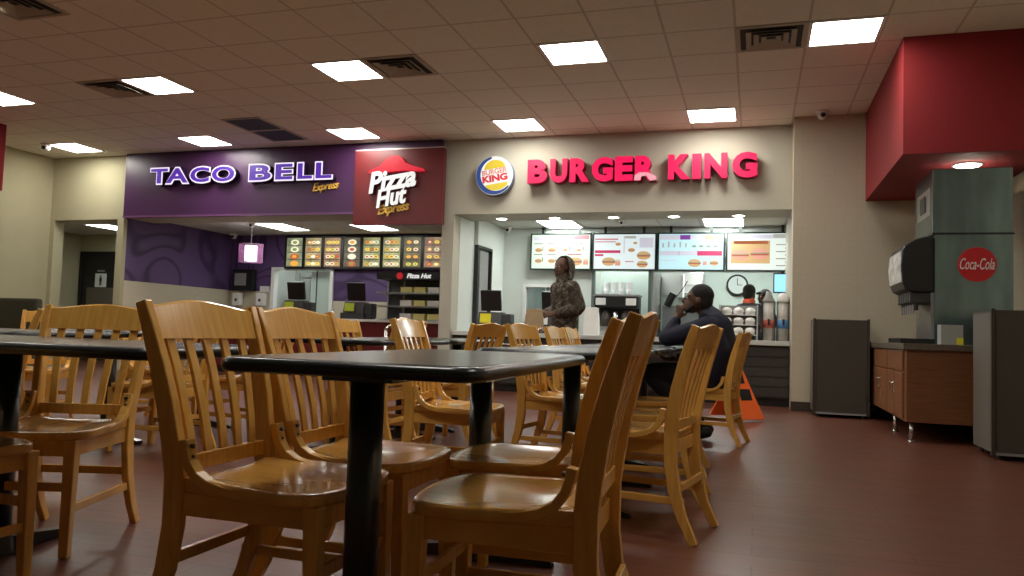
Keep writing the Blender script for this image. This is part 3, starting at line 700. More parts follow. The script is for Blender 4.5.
for z in (0.3, 0.8, 1.3, 1.8): MB().box(-0.01, 0.91, -0.01, 0.41, z, z+0.02).build('shelf', STEEL, t)

# ------------------------------------------------------------------ right outlet fittings
# pass-through window with white frame
wf = struct(MB().box(-3.70, -2.94, BK_B-0.03, BK_B+0.1, 1.58, 1.63).box(-3.70, -2.94, BK_B-0.03, BK_B+0.1, 1.01, 1.06).box(-3.70, -3.65, BK_B-0.03, BK_B+0.1, 1.06, 1.58).box(-2.99, -2.94, BK_B-0.03, BK_B+0.1, 1.06, 1.58).box(-3.33, -3.31, BK_B, BK_B+0.08, 1.06, 1.58).build('window_1', WHITEP))
pn = MB().box(-3.65, -2.99, BK_B+0.04, BK_B+0.05, 1.06, 1.58).build('pane', mat('window_glass', (0.75, 0.85, 0.85), 0.08, trans=0.9)); pn.parent = wf
sbox('wall_behind_window', (-4.3, -2.6, 13.3, 13.4, 0, 2.4), WHITEW)
t = thing('hanging_curtain', 'pale vertical strips behind the pass-through window', 'curtain', (-3.62, 12.8, 0.95))
f = MB()
for k in range(7): f.box(0.09*k, 0.09*k+0.075, 0, 0.006, 0, 0.75)
f.build('strips', mat('pale_blue_strip', (0.5, 0.6, 0.62), 0.4), t)
# dark doorway in the side wall
dr = struct(MB().box(-4.14, -4.05, 11.12, 11.16, 0, 2.14).box(-4.14, -4.05, 11.76, 11.80, 0, 2.14).box(-4.14, -4.05, 11.16, 11.76, 2.10, 2.14).build('door_2', BLACKP))
d2 = MB().box(-4.125, -4.105, 11.36, 11.76, 0.01, 2.10).build('door_panel', MGREY); d2.parent = dr
d2 = MB().box(-4.125, -4.11, 11.16, 11.36, 0.01, 2.10).build('gap_shade_sheet', BLACKP); d2.parent = dr  # black sheet stands in for the shade inside the doorway
# restroom door
dr = struct(MB().box(-12.97, -12.90, 12.26, 12.32, 0, 2.16).box(-12.02, -11.95, 12.26, 12.32, 0, 2.16).box(-12.90, -12.02, 12.26, 12.32, 2.10, 2.16).build('door_1', BLACKP))
d2 = MB().box(-12.90, -12.02, 12.28, 12.30, 0.01, 2.10).build('door_leaf', mat('near_black_door', (0.015, 0.013, 0.012), 0.5)); d2.parent = dr
d2 = MB().box(-12.76, -12.04, 12.262, 12.28, 0.4, 1.44).build('lower_panel', mat('dull_lower_panel', (0.13, 0.11, 0.08), 0.5)); d2.parent = dr  # lighter panel over the lower part of the door leaf
d2 = MB().box(-12.86, -12.82, 12.24, 12.262, 0.95, 1.10).build('door_handle', CHROME); d2.parent = dr
t = thing('restroom_sign', 'white restroom sign with dark standing figure and black header', 'sign', (-12.43, 12.276, 1.45))
MB().box(-0.14, 0.14, -0.006, 0, 0, 0.27).build('plate', mat('restroom_sign_white', (0.75, 0.78, 0.76), 0.5), t)
MB().box(-0.14, 0.14, -0.007, 0, 0.28, 0.37).build('header_plate', BLACKP, t)
f = MB(); f.cyl((0, -0.006, 0.215), (0, -0.010, 0.215), 0.020, n=16); f.box(-0.030, 0.030, -0.010, -0.006, 0.11, 0.19); f.box(-0.024, -0.004, -0.010, -0.006, 0.03, 0.11); f.box(0.004, 0.024, -0.010, -0.006, 0.03, 0.11)
f.build('pictogram', BLACKP, t)
MB().box(-0.09, 0.09, -0.009, -0.007, 0.305, 0.34).build('header_strip', MGREY, t)

# coffee machine with cup stacks
t = thing('coffee_brewer', 'black and steel double coffee brewer in the alcove', 'coffee machine', (-2.10, 12.2, 0.9))
MB().box(-0.34, 0.34, -0.02, 0.36, 0, 0.06).build('base', STEEL, t)
MB().box(-0.34, 0.34, 0.18, 0.36, 0.06, 0.42).build('back_column', BLACKP, t)
MB().box(-0.34, 0.34, -0.04, 0.36, 0.36, 0.54, bevel=0.01).build('brew_head', BLACKP, t)
MB().box(-0.36, 0.36, -0.05, 0.37, 0.54, 0.57).build('top_tray', STEEL, t)
for x in (-0.24, 0.24): MB().box(x-0.08, x+0.08, -0.052, -0.04, 0.40, 0.51).build('label_panel', WHITEP, t)
for x in (-0.17, 0.15):
    j = MB(); j.lathe([(0.075, 0.065), (0.085, 0.09), (0.085, 0.24), (0.05, 0.29), (0.05, 0.32)], (x, 0.07, 0)); j.build('carafe', mat('coffee_glass', (0.05, 0.04, 0.035), 0.1), t, smooth=True)
MB().lathe([(0.05, 0.06), (0.045, 0.30)], (-0.01, 0.03, 0)).build('server', CHROME, t, smooth=True)
sbox('wall_alcove_ledge', (-2.5, -1.62, 12.15, 13.0, 0.82, 0.9), CTOP)
for k in range(4):
    o = MB(); o.lathe([(0.035, 0), (0.05, 0.10)] , n=16)
    for q in range(5): o.lathe([(0.048+0.0*q, 0.10+0.02*q), (0.053, 0.104+0.02*q), (0.050, 0.118+0.02*q)], n=16)
    o = o.build('cup_stack', mat('clear_white_cup', (0.78, 0.80, 0.80), 0.3), smooth=True)
    o.location = (-2.28+0.12*k, 12.33, 1.47); tag(o, 'white cup stack on coffee brewer, %s' % ('leftmost', 'second from left', 'third from left', 'rightmost')[k], 'cups', 'cup stacks on the coffee brewer')
# pillar post between openings
sbox('trim_2', (-2.53, -2.48, 12.33, 12.42, 0, 1.86), mat('dark_grey_green_post', (0.10, 0.13, 0.12), 0.4))
sbox('trim_3', (-1.62, -1.57, 12.33, 12.42, 0, 1.86), mat('dark_grey_green_post', (0.10, 0.13, 0.12), 0.4))
# white paper bag on the counter
def bag(name, loc, w, d, h, m, label, rz=0.0):
    b = MB(); rg = []
    for z, k, cr in ((0, 1, 0), (h*0.3, 1.05, 0.01), (h*0.7, 1.0, 0.02), (h*0.9, 0.9, 0.035), (h, 0.95, 0.045)):
        ring = []
        for a, c in ((-1, -1), (0, -1), (1, -1), (1, 0), (1, 1), (0, 1), (-1, 1), (-1, 0)):
            inn = cr if a == 0 or c == 0 else 0
            ring.append(b.bm.verts.new((a*w/2*k - (a*inn if c == 0 else 0), c*d/2*k*(1-z/h*0.6) - (c*inn*0.3 if a == 0 else 0), z + (0.012 if (a+c) % 2 and z == h else 0))))
        rg.append(ring)
    for i in range(len(rg)-1):
        for q in range(8): b.bm.faces.new((rg[i][q], rg[i][(q+1) % 8], rg[i+1][(q+1) % 8], rg[i+1][q]))
    b.bm.faces.new(rg[0][::-1]); b.bm.faces.new(rg[-1])
    o = b.build(name, m); o.location = loc; o.rotation_euler = (0, 0, rz); tag(o, label, 'bag'); return o
bag('paper_bag', (-2.16, 10.6, 0.82), 0.20, 0.14, 0.37, mat('white_paper', (0.75, 0.75, 0.72), 0.7), 'white paper bag standing on counter behind the hooded person')

# lid and cup rack
t = thing('lid_rack', 'white rack of lid bins on the right counter', 'rack', (-0.21, 10.55, 0.82))
for x in (-0.235, 0.235): MB().box(x-0.008, x+0.008, -0.10, 0.16, 0, 0.45).build('side_panel', mat('clear_grey_plastic', (0.45, 0.48, 0.46), 0.3), t)
for r in range(3): MB().box(-0.227, 0.227, -0.10+0.05*r, 0.16, 0.06+0.13*r, 0.07+0.13*r).build('tray', WHITEP, t)
MB().box(-0.227, 0.227, 0.15, 0.16, 0, 0.45).build('back_panel', MGREY, t)
for r in range(3):
    for k in range(3):
        o = MB(); o.lathe([(0.060, 0), (0.060, 0.035), (0.067, 0.04), (0.067, 0.05), (0.05, 0.08), (0.02, 0.092)], n=18)
        o = o.build('lid_stack', WHITEP, smooth=True); o.location = (-0.21-0.148+0.148*k, 10.55-0.02+0.05*r, 0.89+0.13*r+0.001)
        tag(o, 'domed white lid stack in the lid rack, %s row, %s' % (('bottom', 'middle', 'top')[r], ('left', 'centre', 'right')[k]), 'lids', 'lid stacks in the white rack')
for x, c, lab in ((0.165, (0.55, 0.12, 0.09), 'tall drink dispenser with red band beside the lid rack'), (0.345, (0.10, 0.28, 0.60), 'tall drink dispenser with blue band nearest the right jamb')):
    t = thing('drink_dispenser', lab, 'dispenser', (x, 10.62, 0.82), 0, 'tall drink dispensers')
    MB().lathe([(0.07, 0), (0.07, 0.50)], n=24).build('tank', mat('tank_'+('red' if c[0] > .4 else 'blue'), (0.55, 0.52, 0.48), 0.25, noise=0.3, nscale=9), t, smooth=True)
    MB().lathe([(0.072, 0.16), (0.072, 0.27)], n=24).build('colour_band', mat('band_'+('red' if c[0] > .4 else 'blue'), c, 0.4), t, smooth=True)
    MB().lathe([(0.078, 0.50), (0.078, 0.52), (0.045, 0.58), (0.03, 0.64)] if c[0] > .4 else [(0.082, 0.50), (0.082, 0.53), (0.07, 0.58), (0.03, 0.62)], n=24).build('lid', WHITEP if c[0] < .4 else MGREY, t, smooth=True)
    MB().box(-0.015, 0.015, -0.11, -0.07, 0.20, 0.28, bevel=0.005).build('tap', BLACKP, t)
    for sx in (-0.078, 0.078): MB().box(sx-0.006, sx+0.006, -0.03, 0.03, 0, 0.51).build('side_frame', DGREY, t)

# far kitchen
t = thing('wall_clock', 'round black rimmed clock on the far kitchen wall', 'clock', (-0.33, 15.18, 1.84))
MB().cyl((0, 0, 0), (0, -0.04, 0), 0.20, n=32).build('rim', BLACKP, t)
MB().cyl((0, -0.04, 0), (0, -0.044, 0), 0.165, n=32).build('dial', mat('pale_dial', (0.6, 0.66, 0.64), 0.3), t)
f = MB(); f.box(-0.006, 0.006, -0.050, -0.045, 0, 0.13); f.box(0, 0.09, -0.050, -0.045, -0.005, 0.006); f.build('hands', BLACKP, t)
t = thing('kitchen_monitor', 'small light blue lit monitor below the rightmost menu screen', 'monitor', (0.38, 12.2, 1.55))
MB().box(-0.13, 0.13, 0, 0.05, -0.02, 0.28).build('bezel', BLACKP, t)
MB().box(-0.115, 0.115, -0.004, 0, 0, 0.26).build('display', mat('blue_display', (0.30, 0.70, 1.0), 0.4, emit=0.85, ecol=(0.30, 0.72, 1.0)), t)
MB().box(-0.02, 0.02, 0.01, 0.04, 0.28, 0.31).build('mount', BLACKP, t)
t = thing('exhaust_hood', 'white and grey exhaust hood deep in the kitchen', 'hood', (-1.46, 13.9, 1.58))
MB().prism([(0, 0), (0.9, 0), (0.9, 0.12), (0.55, 0.35), (0, 0.35)], lambda u, v, k: Vector((k*0.56, 0.9-u, v+0.05))).build('canopy', MGREY, t)
MB().box(0, 0.56, -0.02, 0.0, 0.02, 0.16).build('front_lip', WHITEP, t)
t = thing('wall_cabinet', 'white wall cabinet left in the far kitchen', 'cabinet', (-1.55, 13.5, 1.52))
MB().box(0, 0.36, 0, 0.35, 0, 0.4).build('body', WHITEP, t); MB().box(0.02, 0.34, -0.015, 0, 0.02, 0.38).build('door', WHITEP, t)
t = thing('prep_unit', 'tall grey steel unit behind the seated person', 'kitchen unit', (-1.5, 13.3, 0))
MB().box(0, 0.85, 0, 0.6, 0, 1.35).build('body', mat('blue_grey_steel', (0.30, 0.34, 0.37), 0.4, 0.4), t); MB().box(0.05, 0.8, -0.02, 0, 0.2, 1.25).build('door', mat('blue_grey_steel', (0.3, 0.34, 0.37), 0.4, 0.4), t)
MB().cyl((0.12, -0.05, 0.6), (0.12, -0.05, 1.0), 0.01).build('handle', CHROME, t)
t = thing('wall_phone', 'black wall telephone hanging by the menu screen post', 'telephone', (-1.42, 13.28, 1.34))
b = MB(); M = Matrix.Rotation(0.45, 4, 'Y'); b.box(-0.06, 0.06, -0.07, 0, 0, 0.24, M=M, bevel=0.01); b.build('body', BLACKP, t)
b = MB(); b.cyl((-0.02, -0.08, 0.02), (0.09, -0.08, 0.2), 0.025); b.build('handset', DGREY, t)
b = MB(); pts = [(0.06+0.27*k/8, -0.03, 0.1+0.33*(k/8)**1.5) for k in range(9)]; b.tube(pts, 0.007, 6); b.build('cord', BLACKP, t)
t = thing('food_bin', 'yellow topped bin on the exhaust hood ledge', 'bin', (-1.02, 14.4, 1.98))
MB().box(-0.12, 0.12, -0.1, 0.1, 0, 0.12).build('bin_body', WHITEP, t); MB().box(-0.10, 0.10, -0.09, 0.09, 0.12, 0.17).build('contents', mat('pale_yellow_food', (0.7, 0.65, 0.25), 0.6, noise=0.4, nscale=30), t)
sh = thing('cup_cabinet', 'low steel shelf unit at the far kitchen wall', 'shelf unit', (-0.1, 14.8, 0))
MB().box(0, 1.3, 0, 0.38, 0, 1.25).build('body', MGREY, sh); MB().box(0, 1.3, -0.02, 0.38, 1.25, 1.28).build('top', STEEL, sh)

# ------------------------------------------------------------------ fountain corner
t = thing('drinks_counter', 'drinks station cabinet with cherry wood doors and brown stone top', 'counter', (1.24, 7.38, 0))
MB().box(-0.03, 1.14, -0.03, 2.50, 0.785, 0.84).build('worktop', COUNTERB, t, bevel=0.004)
MB().box(0.0, 1.12, 0.0, 2.48, 0.17, 0.785).build('body', CABW, t)
for k in range(2):
    y0 = 0.10+0.82*k
    for j in range(2):
        d = MB().box(-0.018, 0.0, y0+0.40*j, y0+0.385+0.40*j, 0.19, 0.585).build('door', CABW, t, bevel=0.004)
        h = MB().tube([(-0.018, y0+0.40*j+(0.33 if j == 0 else 0.05), 0.48), (-0.045, y0+0.40*j+(0.33 if j == 0 else 0.05), 0.48), (-0.045, y0+0.40*j+(0.33 if j == 0 else 0.05), 0.40), (-0.018, y0+0.40*j+(0.33 if j == 0 else 0.05), 0.40)], 0.006, 8).build('door_handle', CHROME, d)
    MB().box(-0.018, 0.0, y0, y0+0.785, 0.60, 0.775).build('drawer_front', CABW, t, bevel=0.004)
for x, y in ((0.05, 0.05), (0.05, 0.85), (0.05, 2.4), (1.05, 0.05)):
    MB().cyl((x, y, 0), (x, y, 0.17), 0.018).cyl((x, y, 0), (x, y, 0.012), 0.03).build('leg', CHROME, t, smooth=True)

t = thing('soda_fountain', 'tall dark steel soda machine with red round emblem, on the drinks counter', 'drink machine', (1.50, 7.70, 0.84))
MB().box(0, 0.63, 0, 0.78, 0.99, 1.57, bevel=0.006).build('ice_bin', MACH, t)
MB().box(-0.002, 0.0, 0.12, 0.66, 1.17, 1.42).build('side_panel', STEEL, t)
MB().box(-0.012, 0.0, 0.28, 0.50, 1.22, 1.37).build('side_hatch', DGREY, t)
MB().box(0.0, 0.64, -0.003, 0.79, 0.975, 0.99).build('joint_strip', BLACKP, t)
MB().box(0.02, 0.63, 0.0, 0.76, 0.0, 0.975).build('tower', MACH, t)
MB().cyl((0.35, 0, 0.71), (0.35, -0.008, 0.71), 0.152, n=48).build('red_emblem', mat('red_emblem_ink', (0.55, 0.012, 0.02), 0.4), t)
text_obj('emblem_wording', 'Coca-Cola', 0.27, 0.10, 0.004, mat('white_emblem_ink', (0.8, 0.75, 0.75), 0.4), t, (0.215, -0.008, 0.665), shear=0.35, bold=0.004)
MB().prism([(-0.235, 0.54), (-0.215, 0.49), (-0.17, 0.465), (0.02, 0.46), (0.02, 0.955), (-0.05, 0.965), (-0.14, 0.94), (-0.22, 0.885), (-0.24, 0.84), (-0.25, 0.70)], lambda u, v, k: Vector((u, 0.02+0.68*k, v))).build('merchandiser_head', BLACKP, t, bevel=0.012)
MB().prism([(-0.240, 0.555), (-0.246, 0.555), (-0.258, 0.70), (-0.246, 0.835), (-0.240, 0.835), (-0.250, 0.70)], lambda u, v, k: Vector((u, 0.05+0.62*k, v))).build('lit_picture', mat('drink_picture_glow', (0.75, 0.72, 0.62), 0.3, emit=0.35, noise=0.9, nscale=12), t)
MB().box(-0.24, 0.02, 0.06, 0.12, 0.02, 0.03).box(-0.25, 0.02, 0.02, 0.70, 0.0, 0.045).build('drip_tray', BLACKP, t)
MB().box(-0.005, 0.02, 0.04, 0.70, 0.045, 0.47).build('splash_panel', STEEL, t)
for k in range(6):
    v = MB(); y = 0.09+0.11*k
    v.box(-0.17, 0.0, y-0.035, y+0.035, 0.37, 0.47, bevel=0.008); v.cyl((-0.12, y, 0.30), (-0.12, y, 0.37), 0.022, 0.028)
    v = v.build('valve', DGREY, t)
    MB().box(-0.145, -0.135, y-0.025, y+0.025, 0.27, 0.35).build('lever', MGREY, v)
t = thing('napkin_box', 'white carton with yellow corner beside the soda machine tap', 'box', (1.62, 7.58, 0.84))
MB().box(-0.09, 0.08, -0.07, 0.07, 0, 0.17).build('carton', mat('grey_white_carton', (0.36, 0.38, 0.36), 0.6), t); MB().box(0.03, 0.081, -0.073, -0.07, 0.0, 0.06).build('yellow_patch', YEL, t)

def bin_unit(x, y, w, d, h, label):
    t = thing('bin_enclosure', label, 'bin enclosure', (x, y, 0), 0, 'grey laminate bin enclosures')
    MB().box(0.0, w, 0.015, d, 0.05, h-0.03).build('body', GREYLAML, t)
    MB().box(0.02, w-0.02, 0.0, 0.015, 0.06, h-0.03).build('front_door', GREYLAM, t)
    for a in (0, w): MB().box(a-0.012, a+0.012, -0.012, 0.02, 0.03, h).build('edge_post', CHAR, t)
    MB().box(0.0, w, 0.0, d, h-0.03, h-0.012).build('top', GREYLAM, t)
    MB().box(0.02, w-0.02, -0.004, 0.03, 0.035, 0.055).build('bottom_rail', MGREY, t)
    for a in (0.05, w-0.05):
        for b in (0.05, d-0.05): MB().cyl((a, b, 0), (a, b, 0.05), 0.018).build('foot', DGREY, t)
bin_unit(0.63, 9.28, 0.555, 0.56, 1.09, 'grey brown bin enclosure standing against the far beige wall')
bin_unit(1.69, 6.60, 0.64, 0.55, 1.12, 'large dark bin enclosure at the right edge of photo')

# booth seats at the left wall
for y, L in ((8.35, 'dark olive booth back at far left, cut by the photo edge'), (9.15, 'dark olive booth back nearer to the restroom hall')):
    t = thing('booth_seat', L, 'booth', (-10.9, y, 0), 0, 'olive booths at the left wall')
    MB().box(-0.5, 0.5, -0.06, 0.06, 0.1, 1.10, bevel=0.045).build('backrest', OLIVE, t, smooth=False)
    MB().box(-0.5, 0.5, -0.50, -0.06, 0.30, 0.46, bevel=0.03).build('cushion', OLIVE, t)
    MB().box(-0.48, 0.48, -0.46, 0.04, 0, 0.30).build('plinth', CHAR, t)

# wet floor sign
t = thing('wet_floor_sign', 'orange folding floor sign with black symbols behind the seated person', 'floor sign', (-0.17, 8.42, 0), 0.0)
for sg in (-1, 1):
    M = Matrix.Translation((sg*0.02, 0, 0.57)) @ Matrix.Rotation(sg*0.42, 4, 'Y')
    p = [(-0.16, -0.60), (0.16, -0.60), (0.045, -0.02), (0.03, 0.02), (-0.03, 0.02), (-0.045, -0.02)]
    b = MB(); b.prism(p, lambda u, v, k: M.inverted_safe().inverted_safe() @ Vector((-sg*0.012*k, u, v))); pl = b.build('sign_leaf', ORANGE, t)
    b = MB()
    for (u0, u1, v0, v1) in ((-0.07, 0.07, -0.40, -0.28), (-0.03, 0.03, -0.22, -0.12)):
        b.prism([(u0, v0), (u1, v0), (u1, v1), (u0, v1)], lambda u, v, k: M @ Vector((-0.015+0.030*k, u, v)))
    b.build('black_symbol', BLACKP, pl)
t.rotation_euler = (0, 0, -0.85)

# ------------------------------------------------------------------ dining chair
def make_chair():
    t = thing('dining_chair', '', 'chair', (0, 0, 0), 0, 'slat back oak dining chairs')
    for s in (-1, 1):
        P = [(-.306, 0, .017), (-.256, .10, .021), (-.221, .21, .025), (-.205, .32, .027), (-.204, .44, .028), (-.213, .52, .028), (-.231, .62, .026), (-.256, .72, .023), (-.287, .82, .019), (-.307, .878, .016)]
        b = MB(); b.strip([(x, s*(.184+max(0, z-.43)*.074 if z > .43 else .184), z, .0135, h) for x, z, h in P], 0, 0)
        b.build('back_post', WOODV, t, bevel=0.004)
    # crest rail: bowed in plan, crowned on top
    b = MB(); n = 12; rings = []
    for i in range(n+1):
        y = -.206+.412*i/n; k = 1-(2*i/n-1)**2
        top = .868+.020*k**2; xb = -.016*k
        def xc(z): return -.251-(z-.72)*0.33+xb
        rings.append([b.bm.verts.new((xc(.784)-.011, y, .784)), b.bm.verts.new((xc(.784)+.011, y, .784)), b.bm.verts.new((xc(top)+.010, y, top-.003)), b.bm.verts.new((xc(top), y, top+.002)), b.bm.verts.new((xc(top)-.010, y, top-.003))])
    for i in range(n):
        for k in range(5): b.bm.faces.new((rings[i][k], rings[i][(k+1) % 5], rings[i+1][(k+1) % 5], rings[i+1][k]))
    b.bm.faces.new(rings[0][::-1]); b.bm.faces.new(rings[-1])
    b.build('crest_rail', WOOD, t)
    MB().box(-.218, -.196, -.172, .172, .446, .488).build('lower_back_rail', WOOD, t, bevel=0.003)
    for k in range(5):
        y = -.124+.062*k; kk = 1-(y/.184)**2
        P = [(-.208, .482), (-.221, .56), (-.236-.006*kk, .64), (-.252-.010*kk, .71), (-.275-.016*kk, .790)]
        b = MB(); b.strip([(x, y*(1+.20*(z-.482)/.3), z, .0145, .0055) for x, z in P], 0, 0); b.build('slat', WOODV, t, bevel=0.002)
    # saddle seat
    b = MB(); nx, ny = 14, 14; top = []; bot = []
    for i in range(nx+1):
        u = i/nx; x = -.200+.422*u; hw = .186+.034*min(1, u*1.5)
        if u > .80: hw -= .045*((u-.80)/.20)**2
        rt_, rb_ = [], []
        for j in range(ny+1):
            v = 2*j/ny-1; y = hw*v
            xx = x + 0.018*(1-v**2)*u**3 - 0.012*v**4*u**6
            dip = -.010*math.sin(PI*min(1, u*1.05))*(1-v*v)
            rise = .012*(abs(v)**4)*(1-u)
            rt_.append(b.bm.verts.new((xx, y, .430+dip+rise))); rb_.append(b.bm.verts.new((xx, y, .402)))
        top.append(rt_); bot.append(rb_)
    for i in range(nx):
        for j in range(ny):
            b.bm.faces.new((top[i][j], top[i+1][j], top[i+1][j+1], top[i][j+1])); b.bm.faces.new((bot[i][j], bot[i][j+1], bot[i+1][j+1], bot[i+1][j]))
    for i in range(nx):
        b.bm.faces.new((top[i][0], bot[i][0], bot[i+1][0], top[i+1][0])); b.bm.faces.new((top[i][ny], top[i+1][ny], bot[i+1][ny], bot[i][ny]))
    for j in range(ny):
        b.bm.faces.new((top[0][j], top[0][j+1], bot[0][j+1], bot[0][j])); b.bm.faces.new((top[nx][j], bot[nx][j], bot[nx][j+1], top[nx][j+1]))
    o = b.build('seat', WOODS, t, smooth=True, bevel=0.006)
    m = o.modifiers['bevel']; m.angle_limit = math.radians(40)
    for s in (-1, 1):   # upswept side braces screwed to the posts
        P = [(.03, .416), (-.05, .419), (-.10, .430), (-.135, .450), (-.158, .480), (-.169, .513), (-.173, .536)]
        b = MB(); b.strip([(x, s*.192, z, .017, .012) for x, z in P], 0, 0); br = b.build('side_brace', WOOD, t, bevel=0.003)
        b = MB()
        for z in (.493, .520): b.cyl((-.149, s*.192, z), (-.160, s*.192, z), .006, n=10)
        b.build('screw', SCREW, br, smooth=True)
    for s in (-1, 1):
        b = MB(); b.strip([(.200, s*.180, 0, .016, .016), (.195, s*.180, .25, .019, .019), (.192, s*.180, .402, .021, .021)], 0, 0)
        b.build('front_leg', WOODV, t, bevel=0.004)
    for s in (-1, 1): MB().box(-.19, .178, s*.176-.010, s*.176+.010, .345, .402).build('side_apron', WOOD, t, bevel=0.002)
    MB().box(.180, .202, -.162, .162, .345, .402).build('front_apron', WOOD, t, bevel=0.002)
    MB().box(-.205, -.185, -.172, .172, .345, .402).build('rear_apron', WOOD, t, bevel=0.002)
    for s in (-1, 1):
        b = MB(); b.box(-.262, .186, s*.182-.008, s*.182+.008, .150, .180); b.build('side_stretcher', WOOD, t, bevel=0.003)
    MB().box(.188, .206, -.166, .166, .225, .256).build('front_stretcher', WOOD, t, bevel=0.003)
    MB().box(-.252, -.236, -.172, .172, .205, .236).build('rear_stretcher', WOOD, t, bevel=0.003)
    return t
C0 = make_chair(); used = False
def chair(x, y, deg, label):
    global used
    if not used:
        C0.location = (x, y, 0); C0.rotation_euler = (0, 0, math.radians(deg)); C0['label'] = label; used = True; return C0
    return dup(C0, (x, y, 0), math.radians(deg), label)
oak = 'oak slat back chair '
chair(-1.18, 1.825, 0, oak + 'in the left foreground, its back nearest the camera')
chair(-1.185, 2.30, 0, oak + 'just behind the left foreground chair, at near table')
chair(-0.557, 1.88, 182, oak + 'right of the near table, front of an overlapping pair')
chair(-0.70, 2.47, 182, oak + 'right of the near table, rear of an overlapping pair')
chair(-1.51, 3.91, 5, oak + 'lit in the middle of photo, seen across the near tabletop')
chair(-1.175, 4.90, -7, oak + 'right of the lit middle one, beyond the near tabletop')
chair(-0.49, 3.47, 170, oak + 'seen from behind, standing before the seated person')
chair(-0.53, 4.15, 180, oak + 'first of two hidden between others and seated person')
chair(-0.58, 5.00, 180, oak + 'hidden, directly in front of the seated person table')
chair(-0.37, 6.50, 171, oak + 'the seated person in navy sits on')
chair(-1.27, 6.17, -4, oak + 'small and far, left of a pair below hooded person')
chair(-1.31, 6.93, 0, oak + 'small and far, right of a pair below hooded person')
chair(-2.16, 5.50, 166, oak + 'leaning right, far below the register with yellow note')
chair(-2.51, 4.80, 180, oak + 'mostly hidden behind the lit middle chair')
chair(-2.72, 5.22, -8, oak + 'far, its back right of the left foreground pair')
chair(-2.50, 2.29, -72, oak + 'at far side of the left edge table, facing the camera')
chair(-2.38, 1.74, 90, oak + 'cut off at bottom left, showing seat corner and leg')
chair(-3.66, 4.13, 180, oak + 'half hidden behind the left foreground chair back')
chair(-5.35, 4.70, -62, oak + 'far left with a bright crest, under the olive booth backs')
chair(-4.94, 3.95, 228, oak + 'far left, dark and turned away, beside bright one')
chair(-3.62, 4.95, 180, oak + 'seen through the slats of the left foreground chair')
chair(-4.72, 5.35, 0, oak + 'farther left, behind the dark crest chair')

# ------------------------------------------------------------------ tables
def make_table(x, y, W, L, label, poles, first=False):
    """W along X, L along Y"""
    t = thing('dining_table', label, 'table', (x, y, 0), 0, 'black pedestal dining tables')
    r = 0.06; pts = []
    for cx, cy, a0 in ((W/2-r, L/2-r, 0), (-W/2+r, L/2-r, 90), (-W/2+r, -L/2+r, 180), (W/2-r, -L/2+r, 270)):
        for k in range(7):
            a = math.radians(a0+15*k); pts.append((cx+r*math.cos(a), cy+r*math.sin(a)))
    def off(p, d, i):
        n = len(pts); a = Vector(pts[(i-1) % n]); b = Vector(pts[(i+1) % n]); tt = (b-a).normalized(); return (p[0]+tt.y*d, p[1]-tt.x*d)
    b = MB(); b.prism([off(p, -0.012, i) for i, p in enumerate(pts)], lambda u, v, k: Vector((u, v, 0.717+0.034*k))); b.build('tabletop', LAM, t)
    b = MB(); rings = []
    prof = [(-0.016, .7505), (-0.004, .7495), (0.006, .744), (0.011, .735), (0.010, .724), (0.003, .716), (-0.016, .714)]
    for d, z in prof: rings.append([b.bm.verts.new((*off(p, d, i), z)) for i, p in enumerate(pts)])
    n = len(pts)
    for q in range(len(prof)):
        q2 = (q+1) % len(prof)
        for i in range(n): b.bm.faces.new((rings[q][i], rings[q][(i+1) % n], rings[q2][(i+1) % n], rings[q2][i]))
    b.build('edge_band', VINYL, t, smooth=True)
    for (px_, py_) in poles:
        MB().cyl((px_, py_, 0.05), (px_, py_, 0.70), 0.041, n=28).build('pole', IRON, t, smooth=True)
        MB().box(px_-0.09, px_+0.09, py_-0.06, py_+0.06, 0.702, 0.7135).build('mounting_plate', IRON, t)
        b = MB()
        wide = L >= W
        for s in (-1, 1):
            p = [(0, .03, .058), (.10, .028, .052), (.24, .024, .034), (.285, .026, .022)]
            for i in range(3):
                u0, w0, h0 = p[i]; u1, w1, h1 = p[i+1]
                v = []
                for (u, w, h) in ((u0, w0, h0), (u1, w1, h1)):
                    for (a, c) in ((-1, 0.004), (1, 0.004), (1, 1), (-1, 1)):
                        z = 0.004 if c == 0.004 else h
                        v.append(Vector((px_+s*u, py_+a*w, z)) if wide else Vector((px_+a*w, py_+s*u, z)))
                vv = [b.bm.verts.new(c) for c in v]
                for f in ((0, 1, 5, 4), (1, 2, 6, 5), (2, 3, 7, 6), (3, 0, 4, 7), (0, 3, 2, 1), (4, 5, 6, 7)): b.bm.faces.new([vv[k] for k in f])
            e = (px_+s*.27, py_) if wide else (px_, py_+s*.27)
            b.cyl((e[0], e[1], 0), (e[0], e[1], .014), .022, n=12)
        b.cyl((px_, py_, .004), (px_, py_, .07), .055, .045, n=24)
        b.build('foot_base', IRON, t, smooth=False)
    return t
make_table(-0.915, 2.23, 0.65, 1.34, 'black edged table in the centre foreground, nearest the camera', [(0.012, -0.545), (-0.03, 0.50)]).rotation_euler = (0, 0, 0.035)
make_table(-0.90, 4.01, 0.68, 1.20, 'black edged table right behind the foreground table', [(0.08, -0.41), (0.08, 0.36)])
make_table(-0.90, 5.33, 0.68, 1.16, 'black edged table between second table and the seated person', [(0.03, -0.40), (0.03, 0.36)])
make_table(-0.94, 6.58, 0.68, 1.16, 'black edged table the seated person leans an elbow on', [(0, -0.38), (0, 0.36)])
make_table(-2.32, 2.10, 1.40, 0.66, 'black edged table at left edge of the photo', [(-0.19, 0.0)])
make_table(-2.58, 4.97, 0.70, 1.22, 'small dark table before the dark red counter, left of middle', [(0, -0.46), (0, 0.50)])
make_table(-2.60, 6.30, 0.70, 1.20, 'small dark table farther back below the register with yellow note', [(0, -0.38), (0, 0.36)])
